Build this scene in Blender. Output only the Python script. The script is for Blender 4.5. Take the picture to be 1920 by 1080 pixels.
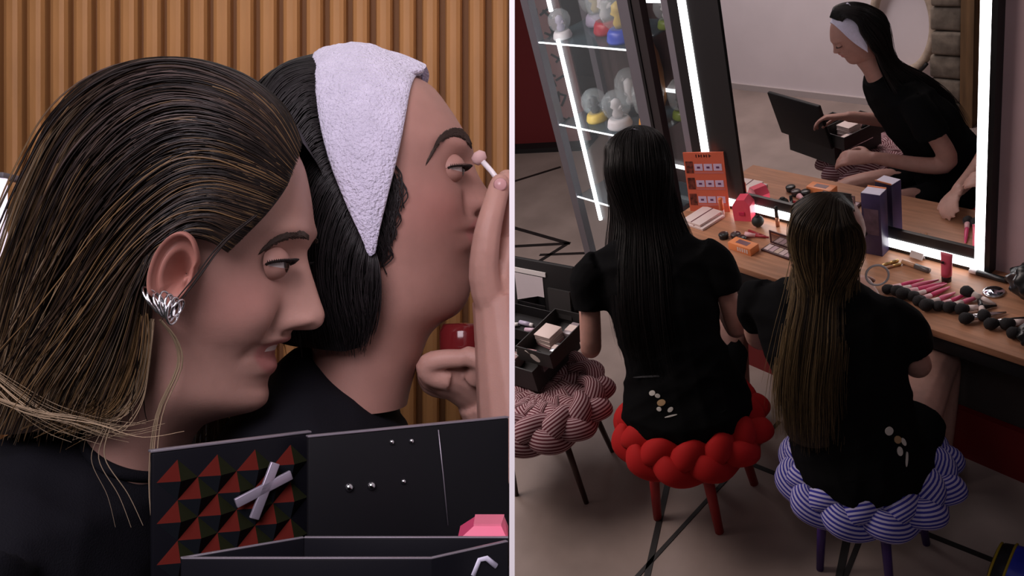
import bpy, bmesh, math, random
import numpy as np
from mathutils import Vector, Matrix, Euler
random.seed(7); RNG = np.random.default_rng(7)
sc = bpy.context.scene
for o in list(bpy.data.objects): bpy.data.objects.remove(o)

# ------------------------------------------------------------------ camera
CAM_POS = Vector((0, 0, 2.6))
CAM_ROT = Matrix(((0.58848787, -0.27723254, 0.7594894),
                  (0.76560129, 0.49302422, -0.41325753),
                  (-0.25987823, 0.8246631, 0.50238837)))
cd = bpy.data.cameras.new('camera'); cam = bpy.data.objects.new('camera', cd)
sc.collection.objects.link(cam); sc.camera = cam
cam.matrix_world = Matrix.Translation(CAM_POS) @ CAM_ROT.to_4x4()
cd.sensor_width = 36; cd.lens = 36 * 1562 / 1920; cd.clip_start = 0.02
# frame of the close-up bay (x right, y away, z up), tilted against the room like the camera head
BAY = Matrix.Translation(CAM_POS) @ (CAM_ROT @ Matrix(((1, 0, 0), (0, 0, 1), (0, -1, 0)))).to_4x4()

# ------------------------------------------------------------------ light
sc.view_settings.view_transform = 'Standard'; sc.view_settings.look = 'None'
sc.view_settings.gamma = 1; sc.view_settings.exposure = 0.0
sc.view_settings.use_curve_mapping = False
w = bpy.data.worlds.new('world'); sc.world = w; w.use_nodes = True
w.node_tree.nodes['Background'].inputs[0].default_value = (1.0, 0.9, 0.92, 1)
w.node_tree.nodes['Background'].inputs[1].default_value = 0.035
def area(name, size, power, col, mat, sizey=None, spread=None):
    l = bpy.data.lights.new(name, 'AREA'); l.energy = power; l.color = col
    l.shape = 'RECTANGLE'; l.size = size; l.size_y = sizey or size
    if spread: l.spread = spread
    o = bpy.data.objects.new(name, l); sc.collection.objects.link(o); o.matrix_world = mat
    return o
def aim(p, t):
    p = Vector(p); q = (Vector(t) - p).to_track_quat('-Z', 'Y')
    return Matrix.Translation(p) @ q.to_matrix().to_4x4()
# studio softbox over the room, plus fill added to brighten the back wall
area('room_softbox', 1.4, 50, (1.0, 0.85, 0.80), aim((-3.5, 0.55, 3.0), (-2.7, 1.2, 0)))
area('back_wall_fill', 1.0, 33, (1.0, 0.92, 0.95), aim((-4.3, 1.7, 2.9), (-3.7, -0.1, 0.4)))
# softboxes of the close-up bay
area('bay_softbox', 0.5, 7.6, (1.0, 0.88, 0.97), BAY @ aim((-0.22, -0.25, 0.45), (-0.28, 0.62, 0.0)))
area('bay_wall_light', 0.8, 2.7, (1.0, 0.93, 0.88), BAY @ aim((-0.35, 0.75, 0.75), (-0.32, 1.2, 0.1)), 0.2)

# ------------------------------------------------------------------ materials
MATS = {}
def mat(name, col, rough=0.5, metal=0.0, spec=0.5, vary=0.0, scale=20.0, bump=0.0, bscale=60.0, emit=0.0,
        sheen=0.0, trans=0.0, ior=1.45, sss=0.0, coat=0.0, stretch=None, attr=None):
    if name in MATS: return MATS[name]
    m = bpy.data.materials.new(name); m.use_nodes = True; nt = m.node_tree; N = nt.nodes; L = nt.links
    b = N['Principled BSDF']; c = (*col, 1)
    b.inputs['Base Color'].default_value = c; b.inputs['Roughness'].default_value = rough
    b.inputs['Metallic'].default_value = metal; b.inputs['Specular IOR Level'].default_value = spec
    b.inputs['IOR'].default_value = ior; b.inputs['Transmission Weight'].default_value = trans
    b.inputs['Coat Weight'].default_value = coat; b.inputs['Sheen Weight'].default_value = sheen
    if sss:
        b.inputs['Subsurface Weight'].default_value = sss
        b.inputs['Subsurface Radius'].default_value = (1.0, 0.35, 0.2); b.inputs['Subsurface Scale'].default_value = 0.008
    if emit:
        b.inputs['Emission Color'].default_value = c; b.inputs['Emission Strength'].default_value = emit
    tc = N.new('ShaderNodeTexCoord'); co = tc.outputs['Object']
    if stretch:
        mp = N.new('ShaderNodeMapping'); mp.inputs['Scale'].default_value = stretch; L.new(co, mp.inputs[0]); co = mp.outputs[0]
    src = None
    if attr:
        a = N.new('ShaderNodeAttribute'); a.attribute_name = attr; src = a.outputs['Color']
        L.new(src, b.inputs['Base Color'])
    if vary:
        n = N.new('ShaderNodeTexNoise'); n.inputs['Scale'].default_value = scale; n.inputs['Detail'].default_value = 5
        L.new(co, n.inputs['Vector'])
        r = N.new('ShaderNodeMapRange'); r.inputs['From Min'].default_value = 0.3; r.inputs['From Max'].default_value = 0.7
        r.inputs['To Min'].default_value = 1 - vary; r.inputs['To Max'].default_value = 1 + vary
        L.new(n.outputs['Fac'], r.inputs['Value'])
        mx = N.new('ShaderNodeMix'); mx.data_type = 'RGBA'; mx.blend_type = 'MULTIPLY'; mx.inputs['Factor'].default_value = 1
        if src: L.new(src, mx.inputs['A'])
        else: mx.inputs['A'].default_value = c
        L.new(r.outputs[0], mx.inputs['B']); L.new(mx.outputs['Result'], b.inputs['Base Color'])
    if bump:
        n2 = N.new('ShaderNodeTexNoise'); n2.inputs['Scale'].default_value = bscale; n2.inputs['Detail'].default_value = 4
        L.new(co, n2.inputs['Vector'])
        bp = N.new('ShaderNodeBump'); bp.inputs['Strength'].default_value = bump; bp.inputs['Distance'].default_value = 0.004
        L.new(n2.outputs['Fac'], bp.inputs['Height']); L.new(bp.outputs[0], b.inputs['Normal'])
    MATS[name] = m; return m
def stripe_mat(name, ca, cb, n, duty=0.5):
    m = mat(name, ca, 0.85, spec=0.2, bump=0.25, bscale=400); nt = m.node_tree; N = nt.nodes; L = nt.links
    uv = N.new('ShaderNodeUVMap'); uv.uv_map = 'uv'; sp = N.new('ShaderNodeSeparateXYZ'); L.new(uv.outputs[0], sp.inputs[0])
    mu = N.new('ShaderNodeMath'); mu.operation = 'MULTIPLY'; mu.inputs[1].default_value = n; L.new(sp.outputs[1], mu.inputs[0])
    fr = N.new('ShaderNodeMath'); fr.operation = 'FRACT'; L.new(mu.outputs[0], fr.inputs[0])
    cp = N.new('ShaderNodeMath'); cp.operation = 'LESS_THAN'; cp.inputs[1].default_value = duty; L.new(fr.outputs[0], cp.inputs[0])
    mx = N.new('ShaderNodeMix'); mx.data_type = 'RGBA'; L.new(cp.outputs[0], mx.inputs['Factor'])
    mx.inputs['A'].default_value = (*ca, 1); mx.inputs['B'].default_value = (*cb, 1)
    L.new(mx.outputs['Result'], N['Principled BSDF'].inputs['Base Color']); return m

# ------------------------------------------------------------------ builders
ORG = {}
def link(o): sc.collection.objects.link(o); return o
def tag(o, label=None, cat=None, group=None, kind=None):
    if label: o['label'] = label
    if cat: o['category'] = cat
    if group: o['group'] = group
    if kind: o['kind'] = kind
    return o
def thing(name, label, cat, base=(0, 0, 0), rot=None, group=None, bay=False):
    o = link(bpy.data.objects.new(name, None)); o.empty_display_size = 0.05
    m = Matrix.Translation(Vector(base))
    if rot is not None: m = m @ Euler(rot).to_matrix().to_4x4()
    o.matrix_world = (BAY @ m) if bay else m
    ORG[o.name] = Vector(base) if rot is None else Vector((0, 0, 0))   # authored in absolute metres unless rotated
    return tag(o, label, cat, group)
class MB:
    def __init__(s): s.v = []; s.f = []; s.uv = {}; s.mi = {}
    def add(s, v, f, uvs=None, mi=0):
        o = len(s.v); s.v += [tuple(map(float, p)) for p in v]
        for k, q in enumerate(f):
            if uvs: s.uv[len(s.f)] = uvs[k]
            if mi: s.mi[len(s.f)] = mi
            s.f.append(tuple(i + o for i in q))
        return s
    def box(s, a, b, m=None, bev=0.0, mi=0):
        a = Vector(a); b = Vector(b); c = (a + b) / 2; h = (b - a) / 2
        h = Vector([abs(t) for t in h])
        if bev <= 0:
            v = [Vector((sx * h.x, sy * h.y, sz * h.z)) for sx in (-1, 1) for sy in (-1, 1) for sz in (-1, 1)]
            f = [(0, 1, 3, 2), (4, 6, 7, 5), (0, 4, 5, 1), (2, 3, 7, 6), (0, 2, 6, 4), (1, 5, 7, 3)]
        else:
            bm = bmesh.new(); bmesh.ops.create_cube(bm, size=1)
            for x in bm.verts: x.co = Vector((x.co.x * 2 * h.x, x.co.y * 2 * h.y, x.co.z * 2 * h.z))
            bmesh.ops.bevel(bm, geom=bm.edges[:], offset=min(bev, 0.95 * min(h)), segments=2, profile=0.5, affect='EDGES')
            bm.verts.index_update(); v = [x.co.copy() for x in bm.verts]; f = [[x.index for x in q.verts] for q in bm.faces]; bm.free()
        v = [p + c for p in v]
        if m is not None: v = [m @ p for p in v]
        return s.add(v, f, mi=mi)
    def tube(s, pts, r, n=10, cap=True, closed=False, flat=1.0, up=None, uv=False, mi=0):
        P = np.array([tuple(p) for p in pts], float); K = len(P)
        R = np.full(K, r) if np.isscalar(r) else np.array(r, float)
        T = (np.roll(P, -1, 0) - np.roll(P, 1, 0)) if closed else np.gradient(P, axis=0)
        T /= np.linalg.norm(T, axis=1)[:, None] + 1e-12
        if up is None: up = np.array([0, 0, 1.]) if abs(T[0][2]) < 0.9 else np.array([1., 0, 0])
        U = np.zeros_like(P); u = np.array(up, float) if np.ndim(up) == 1 else None
        for k in range(K):
            a = u if u is not None else np.array(up[k], float)
            q = a - T[k] * (a @ T[k]); q /= np.linalg.norm(q) + 1e-12; U[k] = q
            if u is not None: u = q
        V = np.cross(T, U); v = []; f = []; uvs = []
        for k in range(K):
            for j in range(n):
                t = 2 * math.pi * j / n
                v.append(P[k] + R[k] * (math.cos(t) * U[k] + flat * math.sin(t) * V[k]))
        for k in range(K if closed else K - 1):
            k2 = (k + 1) % K
            for j in range(n):
                j2 = (j + 1) % n; f.append((k * n + j, k * n + j2, k2 * n + j2, k2 * n + j))
                uvs.append([(k / K, j / n), (k / K, (j + 1) / n), ((k + 1) / K, (j + 1) / n), ((k + 1) / K, j / n)])
        if cap and not closed:
            f.append(tuple(range(n))[::-1]); f.append(tuple((K - 1) * n + j for j in range(n)))
            uvs += [[(0, 0)] * n] * 2
        return s.add(v, f, uvs if uv else None, mi=mi)
    def lathe(s, prof, m=None, n=20, mi=0):
        v = []; f = []; K = len(prof)
        for r, z in prof:
            for j in range(n):
                t = 2 * math.pi * j / n; v.append(Vector((r * math.cos(t), r * math.sin(t), z)))
        for k in range(K - 1):
            for j in range(n):
                j2 = (j + 1) % n; f.append((k * n + j, k * n + j2, (k + 1) * n + j2, (k + 1) * n + j))
        f.append(tuple(range(n))[::-1]); f.append(tuple((K - 1) * n + j for j in range(n)))
        if m is not None: v = [m @ p for p in v]
        return s.add(v, f, mi=mi)
    def grid(s, G, closeu=False, closev=False, mi=0):
        G = np.array(G, float); a, b, _ = G.shape; f = []
        for i in range(a if closeu else a - 1):
            for j in range(b if closev else b - 1):
                i2 = (i + 1) % a; j2 = (j + 1) % b
                f.append((i * b + j, i * b + j2, i2 * b + j2, i2 * b + j))
        return s.add(G.reshape(-1, 3), f, mi=mi)
    def loft(s, rings, n=20, cap=True):
        """rings: (centre, axis-x vec, axis-y vec) half axes"""
        G = []
        for c, a, b in rings:
            c = np.array(c, float); a = np.array(a, float); b = np.array(b, float)
            G.append([c + a * math.cos(2 * math.pi * j / n) + b * math.sin(2 * math.pi * j / n) for j in range(n)])
        o = len(s.v); s.grid(G, closev=True)
        if cap:
            K = len(G); s.f.append(tuple(o + j for j in range(n))[::-1]); s.f.append(tuple(o + (K - 1) * n + j for j in range(n)))
        return s
    def build(s, name, material, parent=None, smooth=True, cols=None, sharp=None):
        me = bpy.data.meshes.new(name); me.from_pydata(s.v, [], s.f)
        for m in (material if isinstance(material, (list, tuple)) else [material]): me.materials.append(m)
        if s.mi:
            for k, i in s.mi.items(): me.polygons[k].material_index = i
        if s.uv:
            ul = me.uv_layers.new(name='uv')
            for p in me.polygons:
                q = s.uv.get(p.index)
                if q:
                    for li, t in zip(p.loop_indices, q): ul.data[li].uv = t
        if cols is not None:
            ca = me.color_attributes.new('tint', 'FLOAT_COLOR', 'POINT')
            arr = np.ones((len(s.v), 4)); arr[:, :3] = cols; ca.data.foreach_set('color', arr.ravel())
        o = link(bpy.data.objects.new(name, me))
        if parent is not None:
            b = ORG.get(parent.name)
            if b is not None and b.length > 0: me.transform(Matrix.Translation(-b))
            o.parent = parent; ORG[o.name] = b if b is not None else Vector()
        me.validate(); me.update()
        if smooth:
            me.polygons.foreach_set('use_smooth', [True] * len(me.polygons))
            if sharp is not None: me.set_sharp_from_angle(angle=math.radians(sharp))
        return o
def bx(name, a, b, material, parent=None, bev=0.0, m=None):
    return MB().box(a, b, m, bev).build(name, material, parent, smooth=bev > 0, sharp=40 if bev > 0 else None)
def structure(o): o['kind'] = 'structure'; return o
def copy_tree(o, parent=None):
    c = o.copy(); link(c); c.parent = parent
    if parent is not None: c.matrix_parent_inverse = o.matrix_parent_inverse.copy(); c.matrix_basis = o.matrix_basis.copy()
    for ch in o.children: copy_tree(ch, c)
    return c
def cr(P, n):
    """Catmull-Rom through the rows of P, n samples"""
    P = np.array(P, float); K = len(P); t = np.linspace(0, K - 1, n); i = np.clip(t.astype(int), 0, K - 2); u = (t - i)[:, None]
    p = lambda k: P[np.clip(k, 0, K - 1)]
    a, b, c, d = p(i - 1), p(i), p(i + 1), p(i + 2)
    m1 = (c - a) / 2; m2 = (d - b) / 2
    return (2 * u**3 - 3 * u**2 + 1) * b + (u**3 - 2 * u**2 + u) * m1 + (-2 * u**3 + 3 * u**2) * c + (u**3 - u**2) * m2
# ================================================================== THE ROOM (upright)
M_floor = mat('polished_concrete', (0.30, 0.235, 0.21), 0.55, spec=0.3, vary=0.16, scale=3.5, bump=0.05, bscale=30)
M_line = mat('black_inlay', (0.012, 0.010, 0.010), 0.5)
M_wall = mat('mauve_plaster', (0.60, 0.43, 0.45), 0.8, spec=0.2, vary=0.06, scale=5, bump=0.08, bscale=90)
M_cream = mat('cream_plaster', (0.82, 0.74, 0.76), 0.85, spec=0.2, vary=0.03, scale=4)
M_dark = mat('dark_panel', (0.05, 0.042, 0.04), 0.6, spec=0.3, vary=0.15, scale=6)
M_redb = mat('dark_red_lacquer', (0.16, 0.006, 0.008), 0.45)
M_black = mat('black_lacquer', (0.008, 0.008, 0.009), 0.35)
M_blackm = mat('matt_black', (0.012, 0.011, 0.012), 0.6, spec=0.3)
M_wood = mat('vanity_wood', (0.40, 0.19, 0.105), 0.45, vary=0.22, scale=9, stretch=(0.6, 7, 7), bump=0.05, bscale=40)
M_white = mat('white_plastic', (0.75, 0.72, 0.72), 0.45)
M_led = mat('led_strip', (1.0, 0.985, 1.0), 0.5, emit=5.0)
M_ledc = mat('cabinet_led', (0.93, 0.98, 1.0), 0.5, emit=1.5)
M_alu = mat('brushed_aluminium', (0.22, 0.21, 0.24), 0.45, metal=0.6)
M_grey = mat('grey_profile', (0.20, 0.185, 0.215), 0.5, metal=0.2)
M_chrome = mat('chrome', (0.85, 0.85, 0.88), 0.12, metal=1.0)
M_glass = mat('clear_glass', (0.75, 0.85, 0.88), 0.04, spec=0.8); M_glass.node_tree.nodes['Principled BSDF'].inputs['Alpha'].default_value = 0.22
M_shelf = mat('shelf_glass', (0.10, 0.16, 0.19), 0.05, spec=0.6); M_shelf.node_tree.nodes['Principled BSDF'].inputs['Alpha'].default_value = 0.35
M_mirror = mat('mirror_silver', (0.80, 0.79, 0.80), 0.01, metal=1.0)

structure(bx('floor', (-8.5, -0.6, -0.12), (1.2, 5.2, 0.0), M_floor)); FLOOR = bpy.data.objects['floor']
def strip(a, b, wd):
    a = Vector((*a, 0)); b = Vector((*b, 0)); d = (b - a).normalized(); q = Vector((-d.y, d.x, 0)) * wd / 2
    v = [a + q, a - q, b - q, b + q]; v = [p + Vector((0, 0, 0.0005)) for p in v] + [p + Vector((0, 0, 0.003)) for p in v]
    MB().add(v, [(3, 2, 1, 0), (4, 5, 6, 7), (0, 1, 5, 4), (1, 2, 6, 5), (2, 3, 7, 6), (3, 0, 4, 7)]).build('inlay_strip', M_line, FLOOR, smooth=False)
for a, b, wd in [((-1.74, 1.09), (-2.25, 1.85), 0.024), ((-1.795, 1.0), (-1.905, 2.1), 0.017), ((-2.45, 1.745), (-0.86, 1.966), 0.02),
                 ((-1.22, 1.50), (-1.37, 1.81), 0.026), ((-1.235, 1.56), (-1.33, 1.86), 0.018), ((-5.5, 2.57), (-5.0, 3.46), 0.03),
                 ((-4.95, 2.61), (-4.01, 2.685), 0.03), ((-4.75, 2.22), (-4.0, 2.69), 0.03), ((-4.02, 2.30), (-4.015, 2.69), 0.03),
                 ((-4.08, 2.49), (-3.75, 2.69), 0.025), ((-2.95, 0.05), (-2.35, 0.20), 0.03), ((-2.66, 0.41), (-2.42, 0.47), 0.03),
                 ((-4.1, 0.02), (-3.7, 0.14), 0.03)]:
    strip(a, b, wd)
structure(bx('wall_mirror', (-2.60, 2.53, 0), (1.2, 2.72, 3.2), M_wall))
structure(bx('wall_far', (-8.5, 5.0, 0), (1.2, 5.2, 3.2), mat('far_plaster', (0.16, 0.12, 0.125), 0.8, vary=0.1, scale=3)))
structure(bx('wall_left', (-8.5, -0.6, 0), (-8.3, 5.0, 3.2), M_wall))
structure(bx('wall_back', (-8.3, -0.24, 0), (-2.55, -0.12, 1.75), M_cream))
structure(bx('baseboard_back', (-8.3, -0.12, 0), (-2.55, -0.10, 0.05), mat('cream_skirting', (0.5, 0.44, 0.43), 0.6)))
# panel below the vanity with its red kick board
structure(bx('wall_under_vanity', (-2.5, 2.36, 0.0), (1.2, 2.53, 0.66), M_dark))
structure(bx('baseboard_under_vanity', (-2.5, 2.335, 0.0), (1.2, 2.36, 0.235), M_redb))

# ------------------------------------------------------------------ vanity counter
t = thing('vanity_counter', 'long wooden vanity counter below the lit mirror, covered in make-up', 'counter', (-0.7, 2.33, 0.66))
bx('worktop', (-2.56, 2.125, 0.722), (1.15, 2.53, 0.75), M_wood, t, 0.003)
bx('apron', (-2.54, 2.135, 0.662), (1.15, 2.36, 0.722), M_blackm, t, 0.002)

# ------------------------------------------------------------------ lit mirror
t = thing('vanity_mirror', 'large wall mirror with a black frame and glowing white light strips', 'mirror', (-1.87, 2.5, 0.75))
x0, x1, z0, z1 = -2.555, -1.235, 0.751, 2.05
fr = MB()
fr.box((x0, 2.487, z0), (x0 + 0.055, 2.53, z1)); fr.box((x1 - 0.018, 2.487, z0), (x1, 2.53, z1))
fr.box((x0 + 0.055, 2.487, z0), (x1 - 0.018, 2.53, z0 + 0.012)); fr.box((x0 + 0.055, 2.487, z1 - 0.02), (x1 - 0.018, 2.53, z1))
fr.build('frame', M_black, t, smooth=False)
bx('side_profile', (x0 - 0.04, 2.49, z0), (x0, 2.53, z1), M_grey, t)
lx0, lx1, lz0, lz1, lw = x0 + 0.055, x1 - 0.018, z0 + 0.012, z1 - 0.02, 0.043
bx('light_strip', (lx0, 2.488, lz0), (lx0 + lw, 2.53, lz1), M_led, t)
bx('light_strip', (lx1 - 0.034, 2.488, lz0), (lx1, 2.53, lz1), M_led, t)
bx('light_strip', (lx0 + lw, 2.488, lz0), (lx1 - 0.034, 2.53, lz0 + 0.036), M_led, t)
bx('light_strip', (lx0 + lw, 2.488, lz1 - 0.036), (lx1 - 0.034, 2.53, lz1), M_led, t)
gx0, gx1, gz0, gz1 = lx0 + lw, lx1 - 0.034, lz0 + 0.036, lz1 - 0.036
bd = MB(); bd.box((gx0, 2.492, gz0), (gx0 + 0.165, 2.53, gz1)); bd.box((gx0 + 0.165, 2.492, gz0), (gx1, 2.53, gz0 + 0.042))
bd.box((gx0 + 0.165, 2.492, gz1 - 0.04), (gx1, 2.53, gz1)); bd.build('inner_border', M_black, t, smooth=False)
bx('glass', (gx0 + 0.165, 2.5, gz0 + 0.042), (gx1, 2.52, gz1 - 0.04), M_mirror, t)

# ------------------------------------------------------------------ display cabinet
CX0, CX1, CY0, CY1, CH = -3.68, -2.87, 2.56, 2.98, 2.1
t = thing('display_cabinet', 'tall glass display cabinet with lit shelves left of the mirror', 'cabinet', (-3.27, 2.77, 0))
for (x, y, wd) in ((CX0, CY0, 0.06), (CX1 - 0.075, CY0, 0.075), (CX0, CY1 - 0.05, 0.05), (CX1 - 0.05, CY1 - 0.05, 0.05)):
    bx('post', (x, y, 0.0), (x + wd, y + 0.045, CH), M_alu, t)
bx('post', (CX1 + 0.001, CY0 - 0.005, 0.0), (CX1 + 0.018, CY0 + 0.05, CH), M_black, t)
bx('post', (CX1 + 0.02, CY0 + 0.0, 0.0), (CX1 + 0.07, CY0 + 0.04, CH), mat('dark_bronze', (0.045, 0.038, 0.04), 0.4, metal=0.4), t)
bx('plinth', (CX0 + 0.06, CY0 + 0.01, 0.0), (CX1 - 0.075, CY1 - 0.05, 0.08), M_alu, t)
bx('back_panel', (CX0 + 0.05, CY1 - 0.02, 0.08), (CX1 - 0.05, CY1, CH), mat('smoked_back', (0.075, 0.05, 0.05), 0.3, vary=0.5, scale=2.5, stretch=(6, 1, 0.4)), t)
SHELF_Z = (0.50, 0.955, 1.425, 1.88)
for z in SHELF_Z:
    s = bx('shelf', (CX0 + 0.062, CY0 + 0.012, z - 0.008), (CX1 - 0.078, CY1 - 0.03, z), M_shelf, t)
    MB().box((CX0 + 0.062, CY0 + 0.004, z - 0.0065), (CX1 - 0.078, CY0 + 0.0115, z - 0.0005)).build('lit_edge', M_ledc, s, smooth=False)
for z in (0.55, 1.0, 1.47):
    bx('light_bar', (CX0 + 0.42, CY1 - 0.045, z + 0.04), (CX1 - 0.1, CY1 - 0.03, z + 0.055), M_ledc, t)
M_pane = mat('cabinet_pane', (0.6, 0.7, 0.75), 0.03, spec=0.6); M_pane.node_tree.nodes['Principled BSDF'].inputs['Alpha'].default_value = 0.05
bx('front_pane', (CX0 + 0.06, CY0 + 0.0005, 0.08), (CX1 - 0.075, CY0 + 0.003, CH), M_pane, t)
bx('side_pane', (CX1 - 0.012, CY0 + 0.05, 0.08), (CX1 - 0.009, CY1 - 0.05, CH), M_pane, t)
MB().tube([(-3.425, CY0 - 0.012, 0.40), (-3.425, CY0 - 0.012, 1.455)], 0.011, 10).build('light_tube', M_led, t)
MB().tube([(-3.425, CY0 - 0.012, 1.60), (-3.425, CY0 - 0.012, 2.05)], 0.011, 10).build('light_tube', M_led, t)

def globe(x, y, z, s, basecol, figcol, label, tall=1.0):
    g = thing('glass_globe', label, 'ornament', (x, y, z), group='glass ornaments in the display cabinet')
    T = Matrix.Translation((x, y, z)) @ Matrix.Scale(s, 4)
    MB().lathe([(0.0, 0), (0.042, 0), (0.045, 0.008), (0.040, 0.026), (0.034, 0.034), (0.0, 0.034)], T, 20).build('base', mat('ornament_' + basecol[0], basecol[1], 0.35), g)
    MB().lathe([(0.03, 0.035), (0.046, 0.055), (0.052, 0.08 * tall), (0.046, 0.108 * tall), (0.026, 0.128 * tall), (0.004, 0.134 * tall)], T, 20).build('dome', M_glass, g)
    f = MB(); f.lathe([(0.016, 0.036), (0.02, 0.05), (0.012, 0.066), (0.019, 0.08), (0.016, 0.096 * tall), (0.004, 0.104 * tall)], T, 12)
    f.tube([T @ Vector((-0.026, 0, 0.072)), T @ Vector((0, 0, 0.062)), T @ Vector((0.026, 0, 0.078))], 0.006 * s, 8)
    f.build('figure', mat('ornament_' + figcol[0], figcol[1], 0.4), g)
Yl = ('yellow', (0.75, 0.55, 0.12)); Bl = ('blue', (0.06, 0.10, 0.55)); Rd = ('red', (0.45, 0.04, 0.06)); Wh = ('white', (0.75, 0.73, 0.75))
Og = ('orange', (0.85, 0.36, 0.04)); Gn = ('green', (0.20, 0.28, 0.06)); Bk = ('black', (0.02, 0.02, 0.025)); Lb = ('lilac', (0.5, 0.45, 0.6))
z = SHELF_Z[2]
globe(-3.50, 2.64, z, 1.15, Wh, Lb, 'small clear glass ornament with white base at left end of upper shelf')
globe(-3.45, 2.86, z, 1.7, Lb, Yl, 'glass ornament with yellow figure at back of upper shelf')
globe(-3.27, 2.76, z, 1.8, Rd, Wh, 'glass ornament with red base and white figure on upper shelf', 1.1)
globe(-3.075, 2.67, z, 1.8, Bl, Yl, 'glass ornament with blue base and yellow figure on upper shelf')
z = SHELF_Z[1]
globe(-3.42, 2.68, z, 1.35, Yl, Bk, 'small glass ornament with yellow base on middle shelf')
globe(-3.28, 2.82, z, 1.5, Bk, Wh, 'glass ornament with black base at back of middle shelf', 1.25)
globe(-3.22, 2.66, z, 1.5, Wh, Wh, 'all white glass ornament on middle shelf')
globe(-3.06, 2.74, z, 1.6, Og, Wh, 'glass ornament with bright orange base on middle shelf', 1.2)
z = SHELF_Z[2]
globe(-2.955, 2.86, z, 1.2, Gn, Wh, 'green based glass ornament by the cabinet side on upper shelf')
globe(-2.955, 2.86, SHELF_Z[1], 1.3, Gn, Bk, 'green based glass ornament by the cabinet side on middle shelf', 1.2)
g = thing('reflection_vase', 'tall amber vase shape with a dark emblem, added for a reflection in the cabinet glass', 'vase', (-3.17, 2.90, SHELF_Z[1]))
MB().lathe([(0.03, 0), (0.05, 0.05), (0.058, 0.2), (0.05, 0.3), (0.032, 0.36), (0.036, 0.40)], Matrix.Translation((-3.17, 2.90, SHELF_Z[1])), 20).build('body', mat('amber_reflection', (0.40, 0.17, 0.06), 0.4), g)  # vase shape added in place of an orange reflection in the glass
MB().lathe([(0.018, 0), (0.02, 0.004), (0.006, 0.008)], Matrix.Translation((-3.165, 2.838, SHELF_Z[1] + 0.17)) @ Euler((math.pi / 2, 0, 0)).to_matrix().to_4x4(), 14).build('emblem', M_blackm, g)
# red banner left of the cabinet
t = thing('red_banner', 'dark red standing banner with black marks left of the cabinet', 'banner', (-5.75, 3.55, 0))
Mx = Matrix.Translation((-5.75, 3.55, 0)) @ Euler((0, 0, math.radians(25))).to_matrix().to_4x4()
ORG[t.name] = Vector((-5.75, 3.55, 0))
bx('cloth', (-0.45, -0.01, 0.04), (0.45, 0.01, 2.0), mat('banner_red', (0.13, 0.010, 0.012), 0.7), t, m=Mx)
bx('side_panel', (0.45, -0.012, 0.04), (0.75, 0.012, 2.0), mat('banner_rose', (0.30, 0.16, 0.16), 0.7), t, m=Mx)
bx('foot', (-0.5, -0.12, 0.0), (0.75, 0.12, 0.04), M_blackm, t, m=Mx)
for k in range(9):
    z = 0.25 + k * 0.17
    for a in (-0.7, 0.6, 1.5):
        R = Mx @ Matrix.Translation((0.6 + random.uniform(-.07, .07), -0.0155, z + random.uniform(-.04, .04))) @ Euler((0, a + random.uniform(-.3, .3), 0)).to_matrix().to_4x4()
        MB().box((-0.045, -0.001, -0.009), (0.045, 0.001, 0.009), R).build('printed_mark', M_blackm, t, smooth=False)

# ------------------------------------------------------------------ things seen only in the mirror
t = thing('stone_column', 'rough stone column with timber edge reflected at the right of the mirror', 'column', (-2.75, -0.02, 0))
for k in range(11):
    z = k * 0.155; w2 = 0.10 + random.uniform(-0.015, 0.015)
    MB().box((-2.88 + random.uniform(-.01, .01), -0.10, z), (-2.68, 0.03 + random.uniform(-.012, .012), z + 0.15), bev=0.02).build('stone', mat('rough_stone', (0.17, 0.14, 0.11), 0.9, vary=0.4, scale=14, bump=0.6, bscale=30), t)
bx('timber_edge', (-2.68, -0.10, 0), (-2.60, 0.04, 1.7), mat('old_timber', (0.16, 0.09, 0.04), 0.7, vary=0.3, scale=6, stretch=(5, 5, 0.5)), t)
t = thing('wall_ring', 'pale ring shaped ornament with a dark lower rim on the cream wall', 'ornament', (-3.12, -0.06, 0.30))
R = [(-3.12 + 0.21 * math.cos(a), -0.075, 0.62 + 0.32 * math.sin(a)) for a in np.linspace(0, 2 * math.pi, 40, endpoint=False)]
MB().tube(R, 0.03, 10, closed=True, up=(0, 1, 0)).build('ring', mat('straw', (0.45, 0.36, 0.28), 0.8, vary=0.2, scale=30), t)
MB().tube([(-3.12 + 0.245 * math.cos(a), -0.05, 0.62 + 0.355 * math.sin(a)) for a in np.linspace(math.pi * 1.1, math.pi * 1.75, 24)], 0.012, 8).build('dark_rim', M_blackm, t)

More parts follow.
